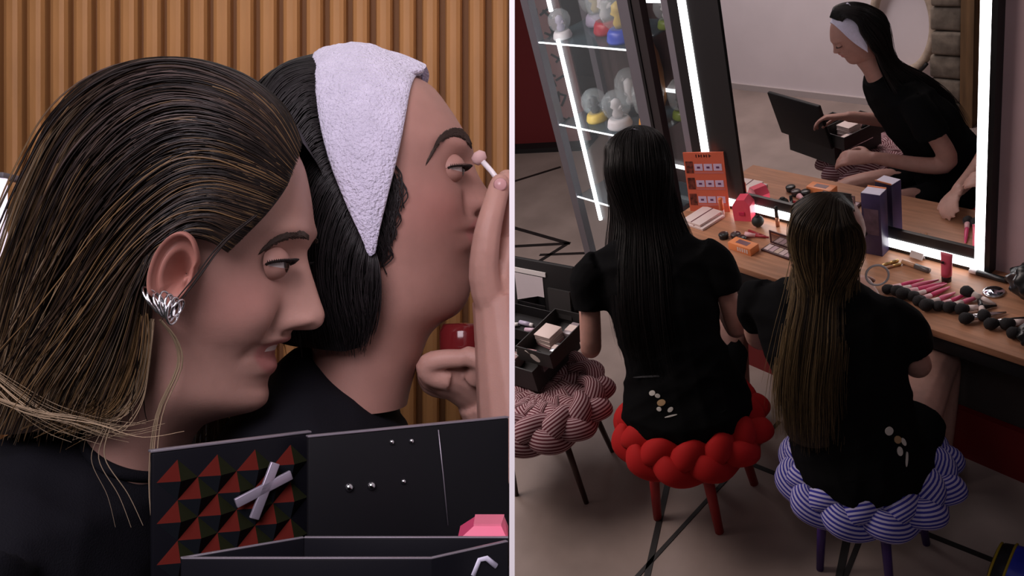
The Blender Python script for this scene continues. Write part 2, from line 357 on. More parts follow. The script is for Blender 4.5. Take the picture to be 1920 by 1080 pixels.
# ------------------------------------------------------------------ braided stools
def stool(name, label, x, y, hs, R, seatm, legm, legs, legr, k=4, ph=0.0, inner=False):
    t = thing(name, label, 'stool', (x, y, 0), group='braided stools at the vanity')
    MB().lathe([(0.0, hs - 0.055), (R - 0.03, hs - 0.055), (R, hs - 0.03), (R, hs + 0.0), (R - 0.03, hs + 0.02), (0.0, hs + 0.025)], Matrix.Translation((x, y, 0)), 32).build('cushion', seatm[0], t)
    for j in range(3):
        P = []; UPS = []
        for q in np.linspace(0, 2 * math.pi, 150, endpoint=False):
            s = k * q + 2 * math.pi * j / 3 + ph
            v = 0.040 * math.sin(s); o = 0.025 * math.sin(2 * s)         # braid runs on the outer face of the ring
            tl = math.radians(38)
            rr = R + 0.020 + o * math.cos(tl) + v * math.sin(-tl); zz = hs + 0.006 + v * math.cos(tl) + o * math.sin(tl)
            P.append((x + rr * math.cos(q), y + rr * math.sin(q), zz)); UPS.append((-0.62 * math.cos(q), -0.62 * math.sin(q), 0.78))
        MB().tube(P, 0.047, 16, closed=True, flat=0.60, up=UPS, uv=True).build('braid_strand', seatm[1], t)
    MB().lathe([(0.10, hs - 0.085), (R - 0.05, hs - 0.085), (R - 0.05, hs - 0.055), (0.10, hs - 0.055)], Matrix.Translation((x, y, 0)), 28).build('seat_ring', legm, t)
    if inner:
        for j in range(3):
            P = []; UPS = []
            for q in np.linspace(0, 2 * math.pi, 110, endpoint=False):
                s = 4 * q + 2 * math.pi * j / 3; rr = .105 + .050 * math.sin(s); zz = hs + .012 + .016 * math.sin(2 * s); P.append((x + rr * math.cos(q), y + rr * math.sin(q), zz)); UPS.append((math.cos(q), math.sin(q), 0))
            MB().tube(P, .046, 14, closed=True, flat=.45, up=UPS, uv=True).build('braid_strand', seatm[1], t)
    for (lx, ly) in legs:
        dx, dy = lx - x, ly - y; q = 0.80
        MB().tube([(x + dx * q, y + dy * q, hs - 0.08), (lx, ly, 0.002)], [legr * 1.15, legr * 0.85], 10).build('leg', legm, t)
    return t
red_f = mat('red_braid', (0.40, 0.010, 0.010), 0.8, spec=0.25, bump=0.12, bscale=500)
H = 2.6
stool('braided_stool', 'red braided stool with red legs under the dark haired person', -1.853, 1.564, 0.438, 0.212, (red_f, red_f),
      mat('red_enamel', (0.34, 0.012, 0.014), 0.45), [(-.747 * H, .529 * H), (-.657 * H, .568 * H), (-.678 * H, .674 * H), (-.768 * H, .635 * H)], 0.020, 4)
blue_f = stripe_mat('blue_white_stripe', (0.47, 0.44, 0.66), (0.04, 0.04, 0.30), 20, 0.5)
stool('braided_stool', 'blue and white striped braided stool with violet legs', -1.225, 1.729, 0.452, 0.20, (mat('blue_cloth', (0.1, 0.1, 0.4), 0.8), blue_f),
      mat('violet_enamel', (0.045, 0.015, 0.16), 0.4), [(-.511 * H, .604 * H), (-.421 * H, .626 * H), (-.431 * H, .726 * H), (-.521 * H, .704 * H)], 0.015, 4, 0.8)
pink_f = stripe_mat('pink_maroon_stripe', (0.52, 0.36, 0.38), (0.13, 0.028, 0.04), 20, 0.5)
stool('braided_stool', 'pink and maroon striped braided stool with brown legs, bearing the make-up case', -2.443, 1.309, 0.438, 0.215, (mat('rose_cloth', (0.3, 0.15, 0.15), 0.8), pink_f),
      mat('dark_brown_enamel', (0.045, 0.018, 0.014), 0.4), [(-.86 * H, .48 * H), (-.912 * H, .588 * H), (-.97 * H, .416 * H), (-1.016 * H, .529 * H)], 0.013, 4, 0.3, True)
# ================================================================== PEOPLE: builders
def remesh(mb, voxel, smooth=6, noise=0.0, nscale=9.0, seed=0):
    me = bpy.data.meshes.new('tmp'); me.from_pydata(mb.v, [], mb.f)
    o = link(bpy.data.objects.new('tmp', me))
    r = o.modifiers.new('r', 'REMESH'); r.mode = 'VOXEL'; r.voxel_size = voxel
    s = o.modifiers.new('s', 'SMOOTH'); s.factor = 0.5; s.iterations = smooth
    dg = bpy.context.evaluated_depsgraph_get(); e = o.evaluated_get(dg); m2 = e.to_mesh()
    n = len(m2.vertices); co = np.empty(n * 3); m2.vertices.foreach_get('co', co); co = co.reshape(-1, 3)
    no = np.empty(n * 3); m2.vertices.foreach_get('normal', no); no = no.reshape(-1, 3)
    f = [tuple(p.vertices) for p in m2.polygons]; e.to_mesh_clear()
    bpy.data.objects.remove(o); bpy.data.meshes.remove(me)
    if noise:
        ph = np.random.default_rng(seed).uniform(0, 6.28, 12); d = np.zeros(n)
        for k, (fx, fy, fz) in enumerate([(1, .3, .6), (-.4, 1, .8), (.7, -.6, 1.2), (1.6, 1.1, -.5), (-1.1, .4, 1.9), (.5, 1.8, 1.5)]):
            q = co @ np.array([fx, fy, fz]) * nscale + ph[k]; d += (1 - 2 * np.abs(np.sin(q + 1.3 * np.sin(q * .6 + ph[k + 6])))) / (1 + .4 * k)
        co = co + no * (d * noise)[:, None]
    out = MB(); out.add(co, f); return out
def trim_bay(o, x=-0.0019):
    me = o.data; bm = bmesh.new(); bm.from_mesh(me); off = ORG.get(o.name, Vector())
    r = bmesh.ops.bisect_plane(bm, geom=bm.verts[:] + bm.edges[:] + bm.faces[:], plane_co=Vector((x, 0, 0)) - off, plane_no=(1, 0, 0), clear_outer=True)
    ed = [e for e in r['geom_cut'] if isinstance(e, bmesh.types.BMEdge)]
    if ed: bmesh.ops.holes_fill(bm, edges=ed)
    bm.to_mesh(me); bm.free(); return o

SKIN = (0.485, 0.275, 0.225); SKIN2 = (0.405, 0.215, 0.175); LIP = (0.46, 0.19, 0.17)
def head_grid(F, BASE, B, W, WD, TF, k, cx, cz, up=5, nth=110, eye=None, ala=None, cheek=None, lat_eye=0.031):
    """two-rail loft: F/BASE/B in picture-profile units, W/WD metres. returns grid (rows, nth, 3) local x fwd, y lateral, z up"""
    n = len(F); R = (n - 1) * up + 1
    def rail(keys):
        if len(keys) == n and not isinstance(keys, dict): P = np.array(keys, float)
        else:
            ks = sorted(keys); P = np.stack([np.interp(range(n), ks, [keys[q][i] if hasattr(keys[q], '__len__') else keys[q] for q in ks]) for i in range(len(keys[ks[0]]) if hasattr(keys[ks[0]], '__len__') else 1)], 1)
        return cr(P, R)
    f = rail(F); Bs = rail(B); w = rail(W)[:, 0]; wd = rail(WD)[:, 0]; tf = rail(TF)[:, 0]
    bs = f.copy(); bd = sorted(BASE)
    fk = np.array(F, float); bb = fk.copy(); lo, hi = bd[0], bd[-1]
    for i in range(lo, hi + 1):
        bb[i] = [np.interp(i, bd, [BASE[q][j] for q in bd]) for j in (0, 1)]
    bs = cr(bb, R)
    to = lambda P: np.stack([(P[:, 0] - cx) * k, (cz - P[:, 1]) * k], 1)
    f, bs, Bs = to(f), to(bs), to(Bs)
    def sm(a, sg):
        a = np.array(a, float); one = a.ndim == 1; a = a[:, None] if one else a; h = int(sg * 3); kk = np.exp(-.5 * (np.arange(-h, h + 1) / sg) ** 2); kk /= kk.sum()
        pad = np.concatenate([2 * a[:1] - a[1:h + 1][::-1], a, 2 * a[-1:] - a[-h - 1:-1][::-1]]); o = np.stack([np.convolve(pad[:, j], kk, 'valid') for j in range(a.shape[1])], 1); return o[:, 0] if one else o
    bs, Bs, w, tf, wd = sm(bs, 5), sm(Bs, 6), np.maximum(sm(w, 5), .004), sm(tf, 6), sm(wd, 2.5)
    s = np.linspace(-1, 1, nth, endpoint=False); th = np.sign(s) * math.pi * np.abs(s) ** 1.5
    c = np.cos(th); sn = np.sin(th); front = np.clip(c, 0, 1)
    G = np.zeros((R, nth, 3))
    for i in range(R):
        mid = (bs[i] + Bs[i]) / 2; h = (bs[i] - Bs[i]) / 2
        cc = np.sign(c) * np.abs(c) ** 0.92
        y = w[i] * np.sign(sn) * np.abs(sn) ** 0.95 * (1 - tf[i] * front ** 2)
        G[i, :, 0] = mid[0] + h[0] * cc; G[i, :, 2] = mid[1] + h[1] * cc; G[i, :, 1] = y
        fo = np.exp(-(np.abs(y) / wd[i]) ** 2.2) * (c > 0)
        G[i, :, 0] += (f[i] - bs[i])[0] * fo; G[i, :, 2] += (f[i] - bs[i])[1] * fo
    X, Y, Z = G[..., 0], G[..., 1], G[..., 2]; fm = (c > 0)[None, :] * 1.0
    q = lambda yc, zc, sy, sz: np.exp(-((np.abs(Y) - yc) / sy) ** 2 - ((Z - zc) / sz) ** 2) * fm
    if eye is not None:
        ex, ez = (eye[0] - cx) * k, (cz - eye[1]) * k
        X -= 0.0075 * q(lat_eye - 0.006, ez, 0.014, 0.010); X += 0.0035 * q(lat_eye, ez + 0.019, 0.022, 0.006)
        X += 0.0025 * q(0.045, ez - 0.028, 0.018, 0.014)
    if ala is not None:
        az = (cz - ala[1]) * k; X += 0.0075 * q(0.0130, az, 0.0052, 0.0060); X -= 0.0055 * q(0.0205, az + 0.001, 0.0042, 0.009); X -= 0.004 * q(0.008, az - .006, .004, .003)
    if cheek is not None:
        zc = (cz - cheek[1]) * k; X += 0.0045 * q(0.038, zc, 0.014, 0.015)
        a0 = np.array((.018, zc + .001)); b0 = np.array((.029, zc - .022)); dd = b0 - a0; tt = np.clip(((np.abs(Y) - a0[0]) * dd[0] + (Z - a0[1]) * dd[1]) / (dd @ dd), 0, 1)
        ds = np.hypot(np.abs(Y) - a0[0] - tt * dd[0], Z - a0[1] - tt * dd[1]); X -= 0.0017 * np.exp(-(ds / .0045) ** 2) * fm
    return G
def skin_cols(G, lips=None, base=SKIN, lipw=0.023, up=5, blush=None):
    c = np.tile(np.array(base), (G.shape[0], G.shape[1], 1)); Y = np.abs(G[..., 1])
    if lips:
        a, b = lips; r = np.arange(G.shape[0])[:, None] / up; m0 = (a + b) / 2; hw = (b - a) / 2
        d = 1 - ((r - m0) / hw) ** 2 - (Y / lipw) ** 2
        n = G.shape[1]; s = np.linspace(-1, 1, n, endpoint=False); fr = (np.abs(s) < 0.45)[None, :]
        m = np.clip(d * 4, 0, 1) * fr; c = c * (1 - m[..., None]) + np.array(LIP) * m[..., None]
    if blush is not None:
        d = np.exp(-((G[..., 2] - blush) / 0.022) ** 2 - ((Y - 0.048) / 0.022) ** 2) * 0.5
        c = c * (1 - d[..., None]) + np.array((0.42, 0.17, 0.145)) * d[..., None]
    return c
M_skin = mat('skin', SKIN, 0.5, spec=0.35, attr='tint', vary=0.06, scale=45, bump=0.06, bscale=700, sss=0.12)
M_hair = mat('hair', (0.02, 0.012, 0.008), 0.40, spec=0.28, attr='tint')
M_hairmass = mat('hair_mass', (0.016, 0.010, 0.008), 0.5, spec=0.3, vary=0.3, scale=60)
M_hairblack = mat('hair_mass_black', (0.0075, 0.0065, 0.0075), 0.42, spec=0.35)
M_tee = mat('black_cotton', (0.0095, 0.0095, 0.0130), 0.85, spec=0.12, bump=0.2, bscale=900)
M_tee2 = mat('black_cotton_soft', (0.0052, 0.0052, 0.0058), 0.9, spec=0.06)
M_eyew = mat('eye_white', (0.62, 0.55, 0.53), 0.2); M_iris = mat('iris', (0.03, 0.016, 0.01), 0.15)
M_lash = mat('lash', (0.010, 0.007, 0.006), 0.6); M_brow = mat('brow_hair', (0.045, 0.027, 0.02), 0.7); M_lid = mat('eyelid', (0.40, 0.215, 0.175), 0.5, spec=0.3)

def hair_surface(guides, ns=40, nt=60):
    g = np.array(guides, float); a = np.stack([cr(q, nt) for q in g]); return np.stack([cr(a[:, j], ns) for j in range(nt)], 1)
def surf_normals(S, ref):
    du = np.gradient(S, axis=0); dv = np.gradient(S, axis=1); n = np.cross(du, dv); n /= np.linalg.norm(n, axis=2)[..., None] + 1e-12
    s = np.sign(np.sum((S - ref) * n, axis=2)); s = np.sign(np.sum(s)) or 1; return n * s
def strands(S, N, num, r, colf, lift=(0.0, 0.004), wob=0.002, seg=26, t0=(0, .08), t1=(.8, 1.0), seed=1, clump=0, sides=3, srange=(0, 1)):
    """hair strands flowing along the t direction of surface S; returns MB, colours"""
    g = np.random.default_rng(seed); ns, nt, _ = S.shape; mb = MB(); cols = []; V = []; Fc = []
    cs = g.uniform(*srange, max(clump, 1))
    for i in range(num):
        s = g.uniform(*srange)
        s1 = s
        if clump: c = cs[np.argmin(np.abs(cs - s))]; s1 = c + (s - c) * 0.25
        a, b = g.uniform(*t0), g.uniform(*t1); tt = np.linspace(a, b, seg); u = (tt - a) / (b - a)
        ss = np.clip((s * (1 - u) + s1 * u) + 0.012 * np.sin(u * g.uniform(3, 9) + g.uniform(0, 6)) * g.uniform(0, 1), 0, 1) * (ns - 1); tj = tt * (nt - 1)
        i0 = np.clip(ss.astype(int), 0, ns - 2); j0 = np.clip(tj.astype(int), 0, nt - 2); fu = (ss - i0)[:, None]; fv = (tj - j0)[:, None]
        bil = lambda A: A[i0, j0] * (1 - fu) * (1 - fv) + A[i0 + 1, j0] * fu * (1 - fv) + A[i0, j0 + 1] * (1 - fu) * fv + A[i0 + 1, j0 + 1] * fu * fv
        L = g.uniform(*lift); P = bil(S) + bil(N) * (L * np.sin(np.clip(u * 3.2, 0, 1.57)))[:, None] + g.normal(0, 1, 3) * wob * (u ** 2)[:, None]
        rr = r * g.uniform(.6, 1.25) * (1 - 0.75 * np.clip((u - .75) / .25, 0, 1)) * np.clip(u * 12 + .3, 0, 1)
        T = np.gradient(P, axis=0); T /= np.linalg.norm(T, axis=1)[:, None] + 1e-9; Nn = bil(N); Bn = np.cross(T, Nn)
        o = len(V)
        for q in range(seg):
            for m in range(sides):
                an = 2 * math.pi * m / sides; V.append(P[q] + rr[q] * (math.cos(an) * Nn[q] + math.sin(an) * Bn[q]))
        cc = colf(s, u, g); cols += [c for c in cc for _ in range(sides)]
        for q in range(seg - 1):
            for m in range(sides):
                m2 = (m + 1) % sides; Fc.append((o + q * sides + m, o + q * sides + m2, o + (q + 1) * sides + m2, o + (q + 1) * sides + m))
    mb.add(V, Fc); return mb, np.array(cols)
def merge(*ms):
    o = MB(); C = []
    for m, c in ms: o.add(m.v, m.f); C.append(c)
    return o, np.concatenate(C)
def finger(mb, pts, r0, r1):
    P = cr(pts, 12); mb.tube(P, np.linspace(r0, r1, 12), 10); a = P[-1]
    mb.lathe([(0.0005, -r1), (r1 * .7, -r1 * .7), (r1, 0), (r1 * .7, r1 * .7), (0.0005, r1)], Matrix.Translation(Vector(a)), 10)
def limb(mb, pts, rs, n=14, num=16):
    P = cr(pts, num); R = cr(np.array(rs, float)[:, None], num)[:, 0]; mb.tube(P, R, n)
def hand(mb, wrist, direc, palmn, s=1.0, curl=0.35):
    """relaxed hand: palm with five separate fingers"""
    w = np.array(wrist, float); d = np.array(direc, float); d /= np.linalg.norm(d); n = np.array(palmn, float); n -= d * (n @ d); n /= np.linalg.norm(n); b = np.cross(d, n)
    mb.loft([(w - d * .01, b * .024 * s, n * .018 * s), (w + d * .03 * s, b * .034 * s, n * .016 * s), (w + d * .075 * s, b * .040 * s, n * .013 * s), (w + d * .095 * s, b * .036 * s, n * .010 * s)], 14)
    for q, (off, ln) in enumerate(((-.030, .062), (-.010, .074), (.011, .078), (.031, .070))):
        p = w + d * .085 * s + b * off * s; pts = [p]; a = 0
        for m in range(3):
            a += curl * (1 + .2 * q); p = p + (d * math.cos(a) + n * math.sin(a)) * ln * s * (.42, .32, .26)[m]; pts.append(p)
        finger(mb, pts, .0092 * s, .0075 * s)
    p = w + d * .02 * s + b * .026 * s
    finger(mb, [p, p + (d * .5 + b * .7 + n * .3) * .035 * s, p + (d * .9 + b * .75 + n * .6) * .05 * s, p + (d * 1.3 + b * .6 + n * .9) * .055 * s], .011 * s, .0085 * s)

# profile tables (picture-profile units of the two close-up heads)
F1 = [(335, 150), (415, 163), (480, 205), (532, 255), (563, 300), (576, 350), (583, 400), (585, 436), (581, 458), (576, 474), (583, 508), (592, 538), (600, 563),
      (607, 583), (608, 596), (602, 610), (588, 618), (566, 619), (546, 619), (542, 627), (543, 635), (534, 642), (517, 645), (510, 655), (508, 668), (515, 678), (517, 688),
      (512, 698), (502, 708), (498, 724), (501, 742), (496, 758), (478, 770), (450, 777), (408, 787), (372, 803), (348, 832), (336, 862), (330, 885), (328, 900)]
BASE1 = {7: (583, 437), 9: (568, 476), 11: (560, 522), 13: (552, 566), 15: (546, 592), 17: (541, 612), 19: (535, 627), 21: (527, 642), 23: (518, 655), 25: (511, 674), 27: (505, 695), 29: (500, 722), 31: (496, 758)}
B1 = {0: (330, 150), 1: (260, 165), 2: (205, 200), 3: (160, 250), 4: (130, 305), 5: (118, 350), 7: (110, 405), 9: (110, 440), 13: (105, 500), 17: (130, 545), 21: (155, 580), 25: (180, 610), 29: (200, 640), 32: (205, 665), 35: (200, 720), 37: (190, 790), 39: (185, 870)}
W1 = {0: .008, 1: .030, 2: .044, 3: .055, 4: .063, 5: .068, 7: .073, 9: .075, 13: .0735, 17: .071, 21: .068, 25: .064, 29: .060, 32: .056, 34: .053, 36: .050, 39: .050}
WD1 = {0: .03, 7: .03, 8: .014, 9: .0095, 11: .0105, 13: .0130, 15: .0135, 17: .0125, 18: .013, 19: .019, 21: .021, 24: .020, 26: .018, 28: .020, 30: .022, 39: .03}
TF1 = {0: 0, 4: .02, 9: .06, 15: .14, 20: .24, 26: .36, 30: .42, 33: .38, 36: .1, 39: 0}
F2 = [(690, 125), (735, 132), (775, 146), (812, 165), (842, 202), (864, 236), (879, 262), (886, 282), (887, 298), (893, 318), (903, 338), (914, 355),
      (924, 370), (925, 382), (916, 393), (903, 398), (898, 405), (903, 416), (902, 427), (891, 436), (896, 448), (895, 460), (884, 474), (882, 496), (884, 528), (877, 562), (858, 588), (828, 606), (806, 628),
      (792, 660), (778, 698), (768, 732), (762, 760)]
BASE2 = {7: (886, 282), 9: (880, 318), 11: (880, 352), 13: (884, 380), 15: (888, 396), 17: (889, 416), 19: (888, 436), 21: (886, 460), 23: (883, 496), 25: (877, 562)}
B2 = {0: (685, 125), 1: (640, 132), 2: (600, 148), 3: (565, 172), 4: (535, 205), 5: (515, 240), 7: (500, 290), 9: (487, 335), 12: (500, 400), 15: (525, 450), 18: (550, 490), 21: (575, 525), 24: (595, 560), 26: (600, 590), 28: (592, 640), 30: (580, 700), 32: (575, 760)}
W2 = {0: .008, 1: .028, 2: .042, 3: .054, 4: .063, 5: .069, 8: .075, 11: .0745, 15: .071, 19: .067, 22: .062, 25: .057, 27: .054, 29: .053, 31: .053, 32: .053}
WD2 = {0: .03, 6: .03, 7: .016, 8: .0105, 10: .0115, 12: .0140, 14: .0135, 15: .0125, 16: .018, 18: .022, 20: .021, 22: .021, 24: .024, 32: .03}
TF2 = {0: 0, 4: .02, 8: .06, 13: .14, 17: .22, 21: .32, 24: .40, 27: .36, 29: .1, 32: 0}

def eye_parts(p, parent, cx, cz, k, px, py, T, look=0.0, r=0.012, lat=0.031, open_=0.5, lo_=-0.12, both=True):
    """eyeballs, lids, lashes, brows; T maps local head coords (x fwd, y lateral, z up) to the mesh frame"""
    for sd in ((1, -1) if both else (1,)):
        c = np.array(((px - cx) * k - (.005 if sd < 0 else 0), sd * lat, (cz - py) * k))
        yaw = 0.28; edge_u = lambda b: lo_ + (open_ - lo_) * max(0.0, math.cos(b * 1.12)) ** .6; edge_l = lambda b: lo_ - .20 * max(0.0, math.cos(b * 1.12)) ** .8
        dirv = lambda a, b: np.array((math.cos(a) * math.cos(b + sd * yaw), math.cos(a) * math.sin(b + sd * yaw), math.sin(a)))
        def shell(e0, e1, rr, nu=22, nv=12): return MB().grid([[T(c + dirv(e0(b) * (1 - v) + e1(b) * v, b) * rr) for b in np.linspace(-1.55, 1.55, nu)] for v in np.linspace(0, 1, nv)])
        ew = shell(lambda b: -1.2, lambda b: 1.2, r).build('eyeball', M_eyew, parent)
        ir = MB(); G = []
        for q in np.linspace(0.02, 0.56, 6):
            G.append([T(c + r * 1.015 * np.array((math.cos(q), math.sin(q) * math.cos(a), math.sin(q) * math.sin(a) - 0.05))) for a in np.linspace(0, 2 * math.pi, 18, endpoint=False)])
        ir.grid(G, closev=True).build('iris', M_iris, ew)
        shell(edge_u, lambda b: 1.75, r * 1.07).build('upper_eyelid', M_lid, parent); shell(edge_l, lambda b: -1.6, r * 1.03).build('lower_eyelid', M_lid, parent)
        la = MB()
        for b in np.linspace(-1.2, 1.2, 30):
            d = dirv(edge_u(b), b); a0 = c + d * r * 1.07; o2 = np.array((d[0], d[1], 0)); la.tube([T(a0), T(a0 + o2 * .003 + (0, 0, -.0008)), T(a0 + o2 * .0055 + (0, 0, .0012))], [.0007, .0005, .0002], 5)
        E = [T(c + r * 1.08 * dirv(edge_u(b), b)) for b in np.linspace(-1.4, 1.4, 20)]
        la.tube(E, .0008, 6); la.build('eyelashes', M_lash, parent)
# ================================================================== CLOSE-UP BAY (left): tilted like the camera head, separated by a white partition
FP = 1562.0
def bp(px, py, d): return ((px - 960) / FP * d, d, (540 - py) / FP * d)
def bay(o, base=(0, 0, 0)):
    """mesh authored in absolute bay metres, origin moved to base"""
    o.data.transform(Matrix.Translation(-Vector(base))); o.matrix_world = BAY @ Matrix.Translation(Vector(base)); ORG[o.name] = Vector(base); return o
structure(bay(MB().box((-0.00108, 0.335, -0.75), (0.00108, 1.28, 0.75)).build('wall_divider', mat('white_partition', (0.92, 0.90, 0.92), 0.6, emit=0.0), smooth=False), (0, 0.8, -0.75)))
# slatted timber wall
M_slat = mat('slat_oak', (0.40, 0.19, 0.072), 0.5, vary=0.14, scale=16, stretch=(3, 3, 0.35), spec=0.3)
wb = structure(bay(MB().box((-0.92, 1.262, -0.62), (-0.0017, 1.28, 0.62)).build('wall_slatted', mat('slat_backing', (0.20, 0.085, 0.03), 0.7), smooth=False), (-0.45, 1.27, -0.62)))
pitch = 43.9 / FP * 1.235
sl = MB(); wv = 0.0125
prof = [(-wv, 0), (-wv, -0.014), (-wv * .8, -0.021), (-wv * .35, -0.024), (wv * .35, -0.024), (wv * .8, -0.021), (wv, -0.014), (wv, 0)]
n = len(prof); V = [(x, y, -0.62) for x, y in prof] + [(x, y, 0.62) for x, y in prof]
sl.add(V, [(i, (i + 1) % n, n + (i + 1) % n, n + i) for i in range(n)] + [tuple(range(n))[::-1], tuple(range(n, 2 * n))])
first = None
for i in range(27):
    x = -0.018 - 0.0 - i * pitch
    if first is None: first = sl.build('slat', M_slat, smooth=False); o = first
    else: o = link(first.copy())
    o.parent = wb; o.matrix_basis = Matrix.Translation((x + 0.45, 1.262 - 1.27, 0.62))
# light tube at the left edge
t = thing('light_tube', 'glowing white light tube on the slatted wall at the left edge', 'lamp', (-0.685, 1.13, -0.02), bay=True)
x, d, zt = bp(2, 335, 1.13); zb = bp(0, 556, 1.13)[2]
MB().tube([(x, d, zb), (x, d, zt)], 0.0078, 14).build('tube', mat('lilac_tube', (0.95, 0.84, 1.0), 0.4, emit=0.75), t)
for q in (zb - 0.012, zt):
    bx('end_cap', (x - 0.008, d - 0.008, q), (x + 0.008, 1.238, q + 0.008), M_grey, t, 0.002)

def side_y(G, x, z):
    q = G.reshape(-1, 3); m = q[:, 1] > 0; q = q[m]; d = (q[:, 0] - x) ** 2 + (q[:, 2] - z) ** 2; i = np.argsort(d)[:60]
    near = i[d[i] < d[i[0]] + 4e-6 + 2 * d[i[0]]]; return q[near, 1].max()
def on_face(G, D, px, py):
    lat = 0.05
    for _ in range(4):
        k = (D - lat) / FP; lat = side_y(G, (px - 960) * k, (540 - py) * k)
    return ((px - 960) * k, lat, (540 - py) * k)
def brow(G, D, pts, thick, parent, num=170, seed=3, ln=0.008):
    g = np.random.default_rng(seed); P = np.array([on_face(G, D, *q) for q in pts]); P = cr(P, 60)
    for sd in (1, -1):
        mb = MB()
        for i in range(num):
            t = g.uniform(0, 1); j = min(int(t * 59), 58); p = P[j].copy(); dr = P[j + 1] - P[j]; dr /= np.linalg.norm(dr) + 1e-9
            th = thick * np.interp(t, [0, .25, .7, 1], [.75, 1, .75, .15]); p[2] += g.uniform(-.5, .5) * th
            o = np.array((0.25, 1, 0)) * .0009; a = p + o * .2; b = p + dr * ln * .5 + np.array((0, 0, .002)) + o * 1.4; c = p + dr * ln + np.array((0, 0, .0008)) + o
            mb.tube([(q[0] - (.004 if sd < 0 else 0), D - sd * q[1], q[2]) for q in (a, b, c)], [.00055, .0006, .0002], 4)
        tag(mb.build('eyebrow', M_brow, parent), kind='stuff')

# ---------------------------------------------------------------- person with wet swept-back hair
D1 = 0.56; k1 = D1 / FP
T1 = lambda q: (q[0], D1 - q[1], q[2])
w1 = thing('person', 'smiling person in profile with wet streaked hair combed back and silver earrings', 'person', bp(180, 1300, D1), bay=True)
G1 = head_grid(F1, BASE1, B1, W1, WD1, TF1, k1, 960, 540, eye=(545, 490), ala=(585, 603), cheek=(545, 600), lat_eye=0.031)
C1 = skin_cols(G1, (19.2, 27.5), SKIN, 0.024, blush=(540 - 560) * k1)
body = MB(); Gb = G1.copy(); Gb[..., 1] = D1 - G1[..., 1]; body.grid(Gb, closev=True)
nb = len(body.v)
body.build('body', M_skin, w1, cols=C1.reshape(-1, 3))
eye_parts(None, w1, 960, 540, k1, 536, 496, T1, open_=0.16, r=0.0104)
brow(G1, D1, [(579, 446), (562, 444), (540, 447), (520, 457), (500, 470)], 0.0036, w1, 170, ln=.0065)
# ear
def ear(parent, name, c, ang, hx, hz, D, yo, flare=0.012):
    th = np.linspace(0, 2 * math.pi, 56, endpoint=False); rs = np.array([0.02, .15, .3, .42, .52, .62, .72, .8, .87, .93, .98, 1.0, .97, .9])
    G = []
    for i, r in enumerate(rs):
        row = []
        for a in th:
            ca, sa = math.cos(a), math.sin(a)
            R = 1 + 0.10 * sa * (sa > 0) - 0.16 * max(0, ca) * (sa < .4) - .1 * max(0, -sa) ** 3
            back = 0.5 - 0.5 * ca                                   # 0 front, 1 back
            h = 0.0
            h += 0.0070 * math.exp(-((r - .93) / .07) ** 2) * min(1, .35 + back + .6 * max(0, sa)) * (1 if sa > -.72 else .25)      # helix
            h += 0.0055 * math.exp(-((r - .60) / .10) ** 2) * back * (sa > -.8)                                                 # antihelix
            h -= 0.0110 * math.exp(-(r / .42) ** 2)                                                                          # concha
            h += 0.0050 * math.exp(-((r - .55) / .2) ** 2 - ((a - 6.05) / .35) ** 2)                                         # tragus
            h += flare * back * r
            if i >= 12: h -= 0.004 * (i - 11) + flare * back * .4
            u, v = hx * r * R * ca, hz * r * R * sa
            X = c[0] + u * math.cos(ang) + v * math.sin(ang); Z = c[2] - u * math.sin(ang) + v * math.cos(ang)
            row.append((X, c[1] - h - yo, Z))
        G.append(row)
    return MB().grid(G, closev=True).build(name, mat('ear_skin', (0.37, 0.165, 0.13), 0.5, spec=0.3, sss=0.15), parent)
p = on_face(G1, D1, 318, 512)
q_ = bp(322, 512, D1 - p[1] - .022); ear(w1, 'ear', (q_[0], D1 - p[1], q_[2]), math.radians(17), 0.0104, 0.0222, D1, 0.012)
# shirt
sh = MB()
def ring(px, py, hx, lat, tilt=0.0, D=D1):
    k = D / FP; return ((px - 960) * k, D, (540 - py) * k), (hx * k, 0, -hx * k * tilt), (0, lat, 0)
sh.loft([ring(262, 840, 64, .050, .62), ring(256, 846, 76, .060, .60), ring(232, 852, 106, .085, .50), ring(190, 858, 150, .120, .34), ring(150, 880, 190, .155, .20), ring(130, 950, 210, .172, .08), ring(125, 1060, 215, .178), ring(125, 1250, 215, .165), ring(120, 1400, 210, .155)], 40)
limb(sh, [T1((bp(120, 910, D1)[0], .145, bp(0, 910, D1)[2])), T1((bp(120, 1100, D1)[0], .195, bp(0, 1120, D1)[2])), T1((bp(150, 1300, D1)[0], .205, bp(0, 1330, D1)[2]))], [.062, .060, .052])
limb(sh, [T1((bp(120, 910, D1)[0], -.145, bp(0, 910, D1)[2])), T1((bp(120, 1100, D1)[0], -.195, bp(0, 1120, D1)[2])), T1((bp(150, 1300, D1)[0], -.205, bp(0, 1330, D1)[2]))], [.062, .060, .052])
remesh(sh, 0.0045, 5, 0.0016, 26, 4).build('tshirt', M_tee, w1)
collar = MB(); c, a, b = ring(261, 841, 66, .0515, .62); c, a, b = map(np.array, (c, a, b))
collar.tube([c + a * math.cos(t) + b * math.sin(t) for t in np.linspace(0, 2 * math.pi, 60, endpoint=False)], .0042, 8, closed=True).build('collar', M_tee, w1)
